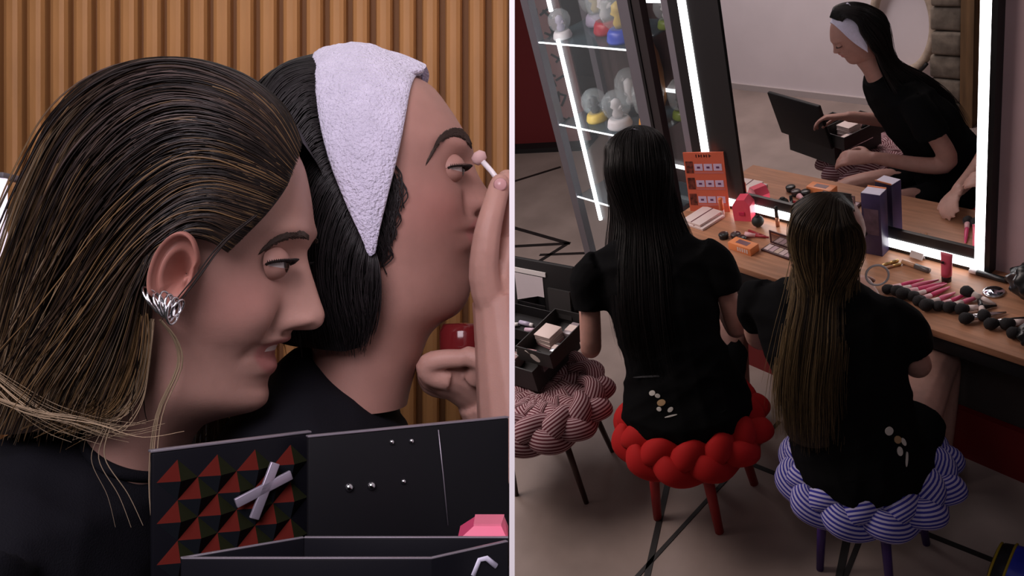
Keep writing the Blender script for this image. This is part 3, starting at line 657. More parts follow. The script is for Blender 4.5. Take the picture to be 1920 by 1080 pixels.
# hair: guides from the hairline over the skull and down, (seen px, py, lateral m)
HG = [[(568, 268, 0), (530, 198, 0), (455, 146, 0), (340, 120, 0), (215, 140, 0), (124, 215, 0), (68, 345, 0), (32, 490, 0), (0, 610, 0), (-40, 775, 0)],
      [(563, 288, .024), (510, 205, .030), (430, 150, .036), (325, 128, .039), (220, 155, .041), (132, 235, .042), (76, 360, .041), (38, 500, .040), (8, 650, .036), (-35, 795, .03)],
      [(556, 312, .038), (496, 245, .050), (416, 200, .059), (322, 188, .063), (236, 224, .065), (160, 306, .065), (108, 415, .061), (65, 545, .056), (30, 690, .05), (-15, 812, .045)],
      [(538, 352, .053), (472, 322, .065), (402, 302, .073), (332, 310, .077), (262, 360, .078), (202, 430, .076), (152, 520, .071), (105, 615, .067), (55, 710, .062), (15, 815, .058)],
      [(500, 402, .066), (450, 387, .073), (396, 376, .078), (342, 388, .081), (287, 430, .083), (237, 492, .082), (192, 565, .079), (145, 645, .075), (95, 730, .072), (70, 810, .068)],
      [(452, 452, .072), (420, 437, .077), (386, 425, .081), (346, 432, .084), (297, 470, .087), (258, 525, .087), (225, 595, .084), (190, 665, .080), (150, 740, .076), (130, 805, .072)],
      [(428, 474, .0735), (405, 458, .078), (376, 446, .082), (340, 446, .085), (296, 480, .088), (266, 540, .087), (250, 610, .083), (232, 680, .078), (208, 745, .074), (195, 800, .070)]]
def gpt(G, D): return [[((p[0] - 960) / FP * (D - p[2]), D - p[2], (540 - p[1]) / FP * (D - p[2])) for p in g] for g in G]
S1 = hair_surface(gpt(HG, D1), 60, 90); ref = np.array(bp(330, 400, D1)); N1 = surf_normals(S1, ref)
Sm = S1.copy(); Sm[..., 1] = 2 * D1 - Sm[..., 1]
hm = MB(); hm.grid(S1 - N1 * 0.0022); hm.grid(Sm)
hair1 = hm.build('hair', M_hairmass, w1)
DK = np.array((.010, .0065, .0055)); MBr = np.array((.038, .022, .014)); GD = np.array((.20, .12, .055)); BD = np.array((.42, .31, .20)); SHEEN = np.array((.12, .085, .075))
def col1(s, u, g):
    a = g.uniform(); base = DK * g.uniform(.6, 1.3) if a < .66 else (MBr if a < .88 else GD * g.uniform(.6, 1.1)); top = SHEEN * g.uniform(.4, 1) if (s < .45 and g.uniform() < .35) else base  # some upper strands painted paler mid-length, a highlight from light above
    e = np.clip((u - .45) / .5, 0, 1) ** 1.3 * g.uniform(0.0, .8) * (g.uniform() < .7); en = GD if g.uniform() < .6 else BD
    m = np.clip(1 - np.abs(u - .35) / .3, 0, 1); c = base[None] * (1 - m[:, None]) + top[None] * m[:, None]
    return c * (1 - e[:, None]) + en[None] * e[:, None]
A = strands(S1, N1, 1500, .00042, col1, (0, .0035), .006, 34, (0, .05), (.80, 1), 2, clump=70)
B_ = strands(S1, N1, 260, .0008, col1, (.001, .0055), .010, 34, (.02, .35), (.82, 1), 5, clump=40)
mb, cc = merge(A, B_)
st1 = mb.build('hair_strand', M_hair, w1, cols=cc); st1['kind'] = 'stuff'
# loose wisps: round the ear, down the neck, over the collar, far-side lock under the chin
g = np.random.default_rng(11); W = []; Cw = []
def wisp(pts, num, spread, r, col, mbw, cl, tipspread=1.6):
    for i in range(num):
        o = g.normal(0, 1, 2) * spread; P = []
        for j, (px, py, lat) in enumerate(pts):
            u = j / (len(pts) - 1); q = (0.25 + tipspread * u); d = D1 - lat
            P.append(((px + o[0] * q - 960) / FP * d, d - g.normal(0, .0004), (540 - py - o[1] * q * .4) / FP * d))
        P = cr(P, 22); mbw.tube(P, r * g.uniform(.6, 1.2) * np.linspace(1, .35, 22), 4, cap=False); c = col * g.uniform(.6, 1.25); cl += [c] * (22 * 4)
wm = MB(); wc = []
wisp([(480, 405, .074), (420, 455, .082), (370, 520, .088), (335, 565, .091), (312, 600, .090)], 10, 8, .0004, DK * 2, wm, wc, .5)
wisp([(262, 590, .088), (250, 640, .085), (228, 700, .081), (190, 760, .078), (110, 800, .076)], 40, 22, .0005, GD, wm, wc, 1.1)
wisp([(300, 600, .080), (330, 640, .074), (335, 690, .070), (300, 770, .070), (287, 850, .075), (286, 950, .085), (305, 1070, .095)], 9, 7, .0005, BD * .8, wm, wc, .8)
wisp([(280, 600, .084), (262, 680, .078), (240, 740, .074), (200, 785, .074), (150, 800, .075)], 36, 20, .0005, BD * .9, wm, wc, 1.2)
wisp([(-20, 700, .07), (60, 765, .085), (130, 800, .080), (190, 815, .080)], 14, 34, .0004, BD * .8, wm, wc, .9)
wisp([(-30, 740, .09), (60, 775, .095), (140, 790, .093), (215, 812, .085), (280, 800, .075)], 9, 24, .0004, BD, wm, wc, .9)
wisp([(200, 800, .088), (180, 860, .10), (215, 930, .105), (235, 990, .11)], 3, 10, .0004, BD * .5, wm, wc, .9)
for i in range(90):
    x0 = g.uniform(372, 445); wisp([(x0, 740, -.07), (x0 + g.normal(0, 4), 790, -.075), (x0 + g.normal(0, 9), 850, -.075)], 1, 3, .0008, BD * .8, wm, wc, .5)
ws = wm.build('loose_strand', M_hair, w1, cols=np.array(wc)); ws['kind'] = 'stuff'
# earrings
et = thing('earring', 'silver multi hoop earring on the ear of the wet haired person', 'earring', bp(290, 585, D1 - .09), bay=True)
for j, (ex, ey, s, rot) in enumerate([(283, 560, 1, .35), (292, 563, 1, .3), (301, 566, 1, .25), (311, 571, 1, .1), (318, 574, 1, 0), (325, 577, 1, -.1), (333, 578, .7, -.3)]):
    ey += (j % 3) * 3; rot *= 1.5; c = np.array(bp(ex, ey, D1 - .097)); R = []
    for a in np.linspace(0, 2 * math.pi, 24, endpoint=False):
        u, v = (.0012 + .0006 * (j % 2)) * math.cos(a), .0075 * s * math.sin(a); R.append((c[0] + u * math.cos(rot) + v * math.sin(-rot), c[1] + .004 * math.cos(a), c[2] + v * math.cos(rot)))
    MB().tube(R, .0007, 8, closed=True, up=(0, 0, 1)).build('hoop', M_chrome, et)

# teeth in the open smile
tt = MB(); zt_ = lambda py: (540 - py) * k1
tt.grid([[T1(((px + 7 * math.cos(a * 1.2) - 967) * k1, .014 * math.sin(a), zt_(py))) for a in np.linspace(-1.2, 1.2, 16)] for px, py in ((515, 644), (514, 650), (512, 657))]).build('teeth', mat('teeth', (0.7, 0.62, 0.58), 0.3), w1)
# ---------------------------------------------------------------- person with the white headband
D2 = 0.68; k2 = D2 / FP
T2 = lambda q: (q[0], D2 - q[1], q[2])
w2 = thing('person', 'person with white towelling headband dabbing the face with a white applicator', 'person', bp(640, 1200, D2), bay=True)
G2 = head_grid(F2, BASE2, B2, W2, WD2, TF2, k2, 960, 540, eye=(866, 325), ala=(905, 386), cheek=None, lat_eye=0.031)
C2 = skin_cols(G2, (16.0, 21.5), SKIN2, 0.023, blush=(540 - 400) * k2)
body = MB(); Gb = G2.copy(); Gb[..., 1] = D2 - G2[..., 1]; body.grid(Gb, closev=True); CB = [C2.reshape(-1, 3)]
# near hand with the applicator (forearm rises from below right), far hand cupping the red jar
hd = MB(); P = lambda px, py, lat: T2((((px - 960) / FP * (D2 - lat)), lat, (540 - py) / FP * (D2 - lat)))
limb(hd, [P(985, 900, .065), P(968, 760, .055), P(948, 640, .045), P(938, 560, .040)], [.033, .030, .024, .022])
hd.loft([(P(940, 590, .04), (.021, 0, 0), (0, .017, 0)), (P(946, 545, .036), (.019, 0, .004), (0, .020, 0)), (P(952, 490, .030), (.016, 0, .004), (0, .024, 0)), (P(958, 445, .026), (.014, 0, .004), (0, .024, 0))], 16)
finger(hd, [P(928, 590, .044), P(908, 525, .056), P(911, 455, .062), P(923, 398, .060), P(938, 345, .052)], .0135, .0082)          # thumb
finger(hd, [P(954, 460, .034), P(962, 410, .038), P(960, 372, .037), P(950, 338, .034)], .0088, .0074)           # index
finger(hd, [P(955, 455, .028), P(972, 400, .026), P(968, 360, .024), P(950, 335, .022)], .0095, .0078)
finger(hd, [P(960, 470, .012), P(985, 420, .010), P(985, 380, .008), P(970, 350, .008)], .009, .0075)
finger(hd, [P(962, 490, -.002), P(990, 450, -.004), P(995, 415, -.006), P(985, 390, -.006)], .0082, .0068)
hr = remesh(hd, 0.0016, 4)
hd2 = MB()
limb(hd2, [P(990, 860, -.02), P(930, 770, -.012), P(900, 735, -.005)], [.036, .030, .024])
hd2.loft([(P(915, 745, -.005), (.022, 0, .010), (0, .018, 0)), (P(885, 722, 0), (.020, 0, .012), (0, .024, 0)), (P(850, 705, .004), (.012, 0, .016), (0, .030, 0)), (P(825, 698, .006), (.006, 0, .012), (0, .028, 0))], 16)
for q, (l, dy) in enumerate(((.030, 0), (.014, 4), (-.002, 10), (-.017, 18))):
    finger(hd2, [P(842, 712 + dy, l), P(808, 704 + dy, l + .004), P(800, 684 + dy * .6, l + .008), P(825, 674 + dy * .4, l + .010), P(862, 672 + dy * .3, l + .010)], .0092, .0075)
finger(hd2, [P(890, 710, .026), P(905, 690, .036), P(900, 676, .040), P(878, 668, .040)], .010, .0082)
hr2 = remesh(hd2, 0.0018, 4)
for m_ in (hr, hr2): CB.append(np.tile(np.array(SKIN) * 1.02, (len(m_.v), 1))); body.add(m_.v, m_.f)
trim_bay(body.build('body', M_skin, w2, cols=np.concatenate(CB)))
eye_parts(None, w2, 960, 540, k2, 850, 326, T2, open_=0.10, r=0.0110)
brow(G2, D2, [(884, 274), (868, 256), (848, 252), (826, 264), (806, 298)], 0.0055, w2, 380, 5, ln=.008)
nail = MB(); c = P(938, 346, .062); nail.lathe([(.0005, -.001), (.0045, -.0008), (.0052, 0), (.004, .0012), (.0005, .0018)], Matrix.Translation(Vector(c)) @ Euler((1.5, 0, 0)).to_matrix().to_4x4(), 14)
nail.build('nail', mat('nail_pink', (0.6, 0.33, 0.33), 0.25), w2)
# shirt
sh = MB()
ring2 = lambda px, py, hx, lat, tilt=0.0: ring(px, py, hx, lat, tilt, D2)
sh.loft([ring2(672, 722, 92, .062, .85), ring2(662, 738, 108, .075, .8), ring2(640, 760, 125, .105, .6), ring2(615, 790, 150, .130, .4), ring2(600, 850, 170, .150, .2), ring2(595, 950, 178, .155, .05), ring2(590, 1150, 180, .15)], 40)
for sd in (1, -1):
    limb(sh, [T2((bp(585, 790, D2)[0], sd * .125, bp(0, 810, D2)[2])), T2((bp(600, 950, D2)[0], sd * .150, bp(0, 950, D2)[2])), T2((bp(660, 1080, D2)[0], sd * .15, bp(0, 1080, D2)[2]))], [.056, .054, .050])
trim_bay(remesh(sh, 0.005, 5, 0.0014, 24, 9).build('tshirt', M_tee, w2))
# hair behind the band
HG2 = [[(640, 92, 0), (590, 104, 0), (530, 128, 0), (480, 175, 0), (455, 260, 0), (450, 380, 0), (460, 500, 0), (480, 640, 0)],
       [(610, 118, .038), (575, 122, .042), (525, 145, .046), (490, 205, .052), (468, 290, .052), (468, 400, .052), (480, 520, .05), (505, 640, .045)],
       [(602, 185, .064), (575, 190, .068), (548, 225, .071), (520, 275, .072), (505, 350, .072), (505, 440, .071), (520, 540, .068), (545, 650, .06)],
       [(615, 290, .080), (600, 300, .081), (580, 325, .082), (562, 370, .082), (555, 430, .081), (560, 500, .079), (575, 570, .076), (590, 655, .07)],
       [(645, 365, .084), (636, 375, .085), (624, 400, .085), (612, 440, .084), (606, 490, .083), (612, 545, .080), (625, 600, .076), (640, 660, .07)],
       [(680, 440, .083), (676, 450, .084), (670, 470, .085), (664, 500, .084), (662, 535, .082), (666, 570, .079), (672, 610, .074), (668, 655, .068)],
       [(702, 470, .081), (708, 485, .082), (712, 505, .082), (714, 530, .081), (712, 555, .079), (706, 585, .076), (694, 620, .071), (675, 655, .066)]]
S2 = hair_surface(gpt(HG2, D2), 50, 70); N2 = surf_normals(S2, np.array(bp(640, 400, D2)))
Sm = S2.copy(); Sm[..., 1] = 2 * D2 - Sm[..., 1]
hm = MB(); hm.grid(S2 - N2 * .0015); hm.grid(Sm); hm.build('hair', M_hairblack, w2)
BLK = np.array((.011, .009, .0095))
def col2(s, u, g): return np.tile(BLK * g.uniform(.6, 2.2), (len(u), 1))
mb, cc = strands(S2, N2, 900, .0006, col2, (0, .003), .003, 26, (0, .05), (.85, 1), 21, clump=45)
q = mb.build('hair_strand', M_hair, w2, cols=cc); q['kind'] = 'stuff'
# fine side hair in front of the ear
g = np.random.default_rng(5); wm = MB(); wc = []
for i in range(170):
    u = g.uniform(); x0 = np.interp(u, [0, 1], [742, 712]) + g.normal(0, 7); y0 = np.interp(u, [0, 1], [335, 465]) + g.normal(0, 8)
    pts = [(x0 - 8, y0 - 16), (x0 + 3, y0), (x0 + g.uniform(-2, 12), y0 + 18), (x0 + g.uniform(-10, 10), y0 + 36)]
    Q = cr([(lambda a, h: (a[0], D2 - a[1] - h, a[2]))(on_face(G2, D2, *p_), h_) for p_, h_ in zip(pts, (.001, .003, .003, .002))], 10)
    wm.tube(Q, .0005, 4, cap=False); wc += [BLK * g.uniform(1, 2.5)] * 40
q = wm.build('side_hair', M_hair, w2, cols=np.array(wc)); q['kind'] = 'stuff'
# headband
M_terry = mat('white_terry', (0.76, 0.72, 0.90), 0.95, spec=0.1, sheen=0.3, vary=0.07, scale=70, bump=1.0, bscale=420)
hbt = thing('headband', 'white towelling headband round the head of the dark haired person', 'headband', bp(690, 120, D2), bay=True)
L_ = [(596, 100, 0), (585, 108, .026), (588, 160, .056), (600, 235, .074), (620, 310, .0835), (652, 390, .087), (686, 458, .0855), (695, 478, .084)]
Mi = [(690, 90, 0), (680, 94, .028), (682, 145, .058), (682, 225, .078), (684, 310, .0875), (688, 390, .089), (694, 455, .0865), (697, 478, .084)]
Ri = [(792, 138, 0), (782, 140, .020), (770, 165, .050), (758, 232, .070), (744, 300, .079), (722, 388, .0835), (704, 455, .084), (699, 478, .084)]
S = hair_surface(gpt([L_, Mi, Ri], D2), 30, 60); Nn = surf_normals(S, np.array(bp(690, 300, D2)))
ed = np.ones((30, 60)); e = np.linspace(0, 1, 30); ed *= (np.clip(np.minimum(e, 1 - e) / .12, 0, 1) ** .5)[:, None]
out = S + Nn * (.0035 * ed)[..., None] + Nn * (.0008 * RNG.normal(0, 1, (30, 60)) * ed * .35)[..., None]; inn = S - Nn * .002
mb = MB()
for A_ in (out, inn):
    mb.grid(A_); Bm = A_.copy(); Bm[..., 1] = 2 * D2 - Bm[..., 1]; mb.grid(Bm)
mb.build('band', M_terry, hbt)
fo = MB()
F_a = [(640, 122, .038), (690, 138, .040), (740, 148, .034), (788, 146, .018)]; F_b = [(630, 112, .026), (682, 112, .028), (737, 122, .022), (794, 138, .008)]; F_c = [(640, 106, 0), (690, 104, 0), (745, 114, 0), (792, 134, 0)]
S = hair_surface(gpt([F_a, F_b, F_c], D2), 16, 30); Nn = surf_normals(S, np.array(bp(690, 300, D2))); S = S + Nn * .0065
fo.grid(S); fo.grid(S - Nn * .004); B_m = S.copy(); B_m[..., 1] = 2 * D2 - B_m[..., 1]; fo.grid(B_m); fo.tube(S[0], .0022, 8)
fo.build('fold', M_terry, hbt)
# applicator and red jar
ap = thing('applicator', 'white stick applicator with a soft pink tip held at the nose', 'applicator', bp(920, 320, D2 - .04), bay=True)
MB().tube([P(905, 303, .035), P(922, 322, .037), P(940, 346, .042)], .0022, 10).build('stick', mat('white_stick', (0.9, 0.86, 0.88), 0.3), ap)
a = Vector(P(898, 296, .034)); MB().lathe([(.0005, -.006), (.004, -.0045), (.0055, 0), (.0042, .0045), (.0005, .0065)], Matrix.Translation(a) @ Euler((0, .8, 0)).to_matrix().to_4x4(), 14).build('tip', mat('sponge_pink', (0.62, 0.40, 0.38), 0.9), ap)
jr = thing('jar', 'dark red cosmetic jar cupped in the hand below the chin', 'jar', bp(866, 668, D2 - .01), bay=True)
c = Vector(bp(868, 668, D2 - .008)); Mt = Matrix.Translation(c)
MB().lathe([(.0005, -.004), (.017, -.004), (.019, .002), (.019, .020), (.016, .026), (.0005, .027)], Mt, 28).build('body', mat('dark_red_glass', (0.14, 0.012, 0.014), 0.12, spec=0.6), jr)
MB().tube([c + Vector((.0198 * math.cos(a_), .0198 * math.sin(a_), .0035)) for a_ in np.linspace(0, 2 * math.pi, 40, endpoint=False)], .0013, 8, closed=True).build('rim', M_chrome, jr)

# ---------------------------------------------------------------- black make-up case in the foreground
ct = thing('makeup_case', 'black make-up case with studded lid and silver cross in the foreground', 'case', (-0.10, 0.46, -0.30), bay=True)
ct.matrix_world = BAY @ Matrix.Translation(Vector((-0.10, 0.46, -0.30)) * 0.8) @ Matrix.Scale(0.8, 4)
M_case = mat('case_black', (0.006, 0.006, 0.009), 0.4, spec=0.2); M_edge = mat('case_edge', (0.34, 0.31, 0.36), 0.35, metal=0.6); M_inner = mat('case_lining', (0.009, 0.009, 0.011), 0.5, spec=.2)
def slab(name, A, B, zt, zb, th, m, parent, bev=.001):
    """upright board between plan points A and B"""
    A = Vector((*A, 0)); B = Vector((*B, 0)); d = (B - A).normalized(); nrm = Vector((-d.y, d.x, 0)); L = (B - A).length
    R = Matrix((( d.x, nrm.x, 0, A.x), (d.y, nrm.y, 0, A.y), (0, 0, 1, 0), (0, 0, 0, 1)))
    return MB().box((0, 0, zb), (L, th, zt), R, bev).build(name, m, parent, sharp=40), R, L
ZT = -0.0933
lid, RL, LL = slab('lid', (-0.203, 0.470), (-0.129, 0.534), ZT, -0.20, .004, M_case, ct)
slab('lid_trim', (-0.2035, 0.4695), (-0.1285, 0.5345), ZT + .0016, ZT + .0002, .005, M_edge, lid, .0004)
Mf = [mat('facet_black', (0.004, 0.004, 0.005), 0.6, spec=.1), mat('facet_red', (0.085, 0.009, 0.006), 0.75, spec=.06), mat('facet_green', (0.013, 0.015, 0.006), 0.7, spec=.08), mat('facet_slate', (0.010, 0.012, 0.016), 0.6, spec=.1)]
pm = MB(); h = LL / 8.4
vv = [(0, 0, h), (h, 0, 0), (0, 0, -h), (-h, 0, 0), (0, -.0052, 0)]
for q, (i, j) in enumerate(((0, 1), (1, 2), (2, 3), (3, 0))): pm.add([vv[i], vv[j], vv[4]], [(0, 1, 2)], mi=(2, 0, 3, 1)[q])
first = None
for r in range(11):
    for c_ in range(8):
        u = (c_ + (.5 if r % 2 else 0)) * 2 * h + .014; zz = ZT - .017 - r * h
        if u > LL - h * .9 or zz < -0.196: continue
        if first is None: first = pm.build('stud', Mf, smooth=False); o = first
        else: o = link(first.copy())
        o.parent = lid; o.matrix_basis = Matrix.Translation(-ORG[ct.name]) @ RL @ Matrix.Translation((u, -.0001, zz))
# silver cross
def lidpt(px, py, off):
    o = RL @ Vector((0, -off, 0)); nrm = (RL.to_3x3() @ Vector((0, 1, 0))); d = Vector(((px - 960) / FP, 1, (540 - py) / FP)); return d * (o.dot(nrm) / d.dot(nrm))
em = MB(); em2 = MB()
for mm, (a, b) in zip((em, em2), (((442, 944), (546, 890)), ((476, 973), (516, 868)))):
    A_ = lidpt(*a, .0058); B_ = lidpt(*b, .0058); d = (B_ - A_).normalized(); ny = RL.to_3x3() @ Vector((0, 1, 0)); s_ = d.cross(ny)
    R = Matrix(((d.x, s_.x, ny.x, A_.x), (d.y, s_.y, ny.y, A_.y), (d.z, s_.z, ny.z, A_.z), (0, 0, 0, 1)))
    mm.box((0, -.0030, -.0012), ((B_ - A_).length, .0030, .0012), R, .0005)
Msil = mat('cross_silver', (0.42, 0.38, 0.47), 0.35, metal=0.5)
em.build('cross_bar', Msil, lid); em2.build('cross_bar', Msil, lid)
bk, RB, LB_ = slab('back_panel', (-0.1262, 0.5165), (-0.0021, 0.5955), ZT + .0003, -0.20, .004, M_inner, ct)
slab('back_trim', (-0.1262, 0.516), (-0.0021, 0.595), ZT + .0016, ZT + .0004, .005, M_edge, bk, .0004)
def backpt(px, py, off):
    o = RB @ Vector((0, -off, 0)); nrm = (RB.to_3x3() @ Vector((0, 1, 0))); d = Vector(((px - 960) / FP, 1, (540 - py) / FP)); return d * (o.dot(nrm) / d.dot(nrm))
for px, py, r in ((655, 914, .0030), (697, 911, .0030), (757, 903, .0019), (735, 829, .0019), (772, 827, .0019)):
    c = backpt(px, py, .0005); MB().lathe([(.0004, -r * .5), (r, -r * .3), (r * .9, r * .2), (r * .5, r * .6), (.0003, r * .75)], Matrix.Translation(c) @ (RB.to_3x3() @ Euler((math.pi / 2, 0, 0)).to_matrix()).to_4x4(), 14).build('rivet', M_chrome, bk)
se = MB(); se.tube([backpt(822, 806, .0004), backpt(832, 900, .0004), backpt(840, 985, .0004)], .0004, 6); se.build('seam', M_edge, bk)
bx('floor_panel', (-0.20, 0.425, -0.205), (-0.0021, 0.60, -0.200), M_case, ct)
# front tray
FA, FB, FC, FD = Vector((-.1667, .42, 0)), Vector((-.0403, .42, 0)), Vector((-.0021, .4485, 0)), Vector((-.1136, .455, 0))
def wallb(name, A, B, m, parent, zt=-.1369, zb=-.196, th=.002):
    o, R, L = slab(name, (A.x, A.y), (B.x, B.y), zt, zb, th, m, parent, .0004); slab('rim', (A.x, A.y), (B.x, B.y), zt + .0008, zt + .0001, th + .0004, M_edge, o, .0002); return o
wallb('tray_front', FA, FB, M_case, ct); wallb('tray_side', FB, FC, M_case, ct); wallb('tray_back', FD, Vector((-.0021, .455, 0)), M_case, ct); wallb('tray_end', FA, FD, M_case, ct)
# white logo stroke on the tray side
d_ = (FC - FB).normalized(); lg = MB(); q = lambda u, z: FB + d_ * u + Vector((d_.y, -d_.x, 0)) * .0006 + Vector((0, 0, z))
lg.tube([q(.0245, -.150), q(.0285, -.1425), q(.033, -.1425), q(.0395, -.148)], .0015, 8, flat=.4).build('logo', mat('logo_white', (0.8, 0.78, 0.95), 0.4), ct)
# pink faceted box in the tray
pk = thing('pink_gem_box', 'bright pink faceted box standing behind the tray of the foreground case', 'box', (-0.02, 0.47, -0.17), bay=True)
pk.matrix_world = BAY @ Matrix.Translation(Vector((-0.02, 0.47, -0.17)) * 0.8) @ Matrix.Scale(0.8, 4)
V = []; base = [(-.0305, .462), (-.0022, .462), (-.0022, .492), (-.0305, .492)]; top = [(-.0215, .467), (-.006, .467), (-.0045, .487), (-.0215, .487)]
V = [(x, y, -.199) for x, y in base] + [(x, y, -.1405) for x, y in base] + [(x, y, -.1335) for x, y in top]
Fc = [(3, 2, 1, 0)] + [(i, (i + 1) % 4, 4 + (i + 1) % 4, 4 + i) for i in range(4)] + [(4 + i, 4 + (i + 1) % 4, 8 + (i + 1) % 4, 8 + i) for i in range(4)]
MB().add(V, Fc).build('box_body', mat('pink_plastic', (0.75, 0.085, 0.20), 0.3), pk, smooth=False)
MB().add([V[8], V[9], V[10], V[11]] + [(v[0], v[1], v[2] + .0012) for v in V[8:12]], [(3, 2, 1, 0), (4, 5, 6, 7), (0, 1, 5, 4), (1, 2, 6, 5), (2, 3, 7, 6), (3, 0, 4, 7)]).build('lid', mat('pink_plastic_light', (0.85, 0.22, 0.32), 0.25), pk, smooth=False)
# ================================================================== PEOPLE AT THE VANITY
def seated(name, label, base, fwd, J, headset):
    ang = math.atan2(-fwd[0], fwd[1]); t = thing(name, label, 'person', (*base, 0), rot=(0, 0, ang))
    # torso rings: (x, y, z, halfx, halfy, tilt)
    def rings(grow): return [((x, y, z), (hx + grow, 0, 0), (0, (hy + grow) * math.cos(tl), -(hy + grow) * math.sin(tl))) for x, y, z, hx, hy, tl in J['torso']]
    sk = MB(); sk.loft(rings(-.030), 24)
    for a in J['arms']:
        limb(sk, [np.array(a[0]) + (0, 0, -.02), a[1], a[2]], [.034, .040, .027]); w = np.array(a[2]); d = w - np.array(a[1]); hand(sk, w, d + np.array(a[3]), a[4], 1.12)
    for a in J['legs']:
        limb(sk, a, [.085, .062, .050, .040], num=22); f = np.array(a[-1]); sk.loft([(f + (0, -.03, -.01), (.035, 0, 0), (0, 0, .03)), (f + (0, .06, -.02), (.042, 0, 0), (0, 0, .022)), (f + (0, .15, -.027), (.03, 0, 0), (0, 0, .012))], 14)
    limb(sk, J['neck'], [.062, .056, .058])
    body = remesh(sk, .0075, 4)
    G, cols, hp, pitch, yaw, roll, sc_ = headset
    R = Matrix.Translation(Vector(hp)) @ Euler((0, 0, yaw)).to_matrix().to_4x4() @ Euler((-pitch, roll, 0)).to_matrix().to_4x4() @ Matrix(((0, 1, 0, 0), (1, 0, 0, 0), (0, 0, 1, 0), (0, 0, 0, 1))) @ Matrix.Scale(sc_, 4)
    Rn = np.array(R); H = G.reshape(-1, 3) @ Rn[:3, :3].T + Rn[:3, 3]
    cb = np.tile(np.array(J['skin']), (len(body.v), 1)); a, b, _ = G.shape
    body.grid(H.reshape(a, b, 3), closev=True)
    body.build('body', M_skin, t, cols=np.concatenate([cb, cols.reshape(-1, 3)]))
    TH = lambda q: tuple(Rn[:3, :3] @ np.array(q, float) + Rn[:3, 3])
    sh = MB(); sh.loft(rings(.012), 28)
    for a in J['arms']:
        s0, e0 = np.array(a[0]), np.array(a[1]); d = e0 - s0; limb(sh, [s0 + (-.05 * np.sign(s0[0] - J['torso'][5][0]), 0, .012), s0 + d * .12, s0 + d * J['sleeve']], [.066, .074, .072])
    remesh(sh, .009, 5, .0045, 13, 3).build('tshirt', M_tee2, t)
    so = MB(); x, y, z, hx, hy, tl = J['torso'][0]
    so.loft([((x, y, z + .10), (hx - .02, 0, 0), (0, hy - .02, 0)), ((x, y + .01, z + .02), (hx, 0, 0), (0, hy, 0)), ((x, y + .02, z - .005), (hx - .04, 0, 0), (0, hy - .04, 0))], 24)
    for a in J['legs']: p0, p1 = np.array(a[0]), np.array(a[1]); limb(so, [p0, p0 + (p1 - p0) * .3, p0 + (p1 - p0) * J['short']], [.105, .10, .092])
    remesh(so, .009, 5, .003, 13, 8).build('shorts', M_tee2, t)
    return t, TH
def norm_head(F, BASE, B, W, WD, TF, k, cx, cz, eye, ala, lips, skin):
    G = head_grid(F, BASE, B, W, WD, TF, k, cx, cz, up=3, nth=64, eye=eye, ala=ala); return G, skin_cols(G, lips, skin, .023, up=3)

# ---- dark haired person on the red stool, turned to the case and looking down
kA = 0.000435
GA, CA = norm_head(F2[:29], {q: v for q, v in BASE2.items()}, {q: v for q, v in B2.items() if q <= 28}, {q: v for q, v in W2.items() if q <= 27} | {28: .05}, {q: v for q, v in WD2.items() if q < 25} | {28: .03}, {q: v for q, v in TF2.items() if q <= 27} | {28: .2}, kA, 690, 400, (866, 325), (905, 386), (16.0, 21.5), SKIN2)
hA = (-.088, .395, 1.300); pA = math.radians(30)
JA = dict(skin=np.array(SKIN2) * .95, sleeve=.52, short=.6,
    torso=[(0, .0, .487, .235, .19, 0), (0, .0, .55, .230, .185, .05), (-.01, .04, .64, .195, .15, .15), (-.03, .10, .75, .175, .13, .3), (-.055, .175, .88, .20, .13, .45), (-.075, .24, .99, .215, .115, .55), (-.08, .28, 1.05, .19, .085, .55), (-.08, .305, 1.09, .12, .07, .55), (-.08, .32, 1.115, .075, .06, .55)],
    neck=[(-.08, .295, 1.06), (-.082, .33, 1.15), (-.086, .38, 1.24)],
    arms=[[(.150, .245, 1.015), (.205, .150, .745), (.09, .42, .80), (0, 0, -.03), (-.5, 0, -.8)], [(-.31, .215, 1.01), (-.335, .08, .735), (-.40, .36, .80), (0, .02, -.02), (.3, 0, -.9)]],
    legs=[[(.10, .06, .50), (.14, .50, .54), (.13, .52, .25), (.13, .46, .06)], [(-.10, .06, .50), (-.12, .50, .54), (-.12, .50, .25), (-.12, .44, .06)]])
wa, TA = seated('person', 'person with long straight black hair seen from behind on the red stool', (-1.853, 1.564), (-.6, .8), JA, (GA, CA, hA, pA, .0, 0, 1.12))
eye_parts(None, wa, 690, 400, kA, 852, 326, TA, open_=-.02, r=.0118)
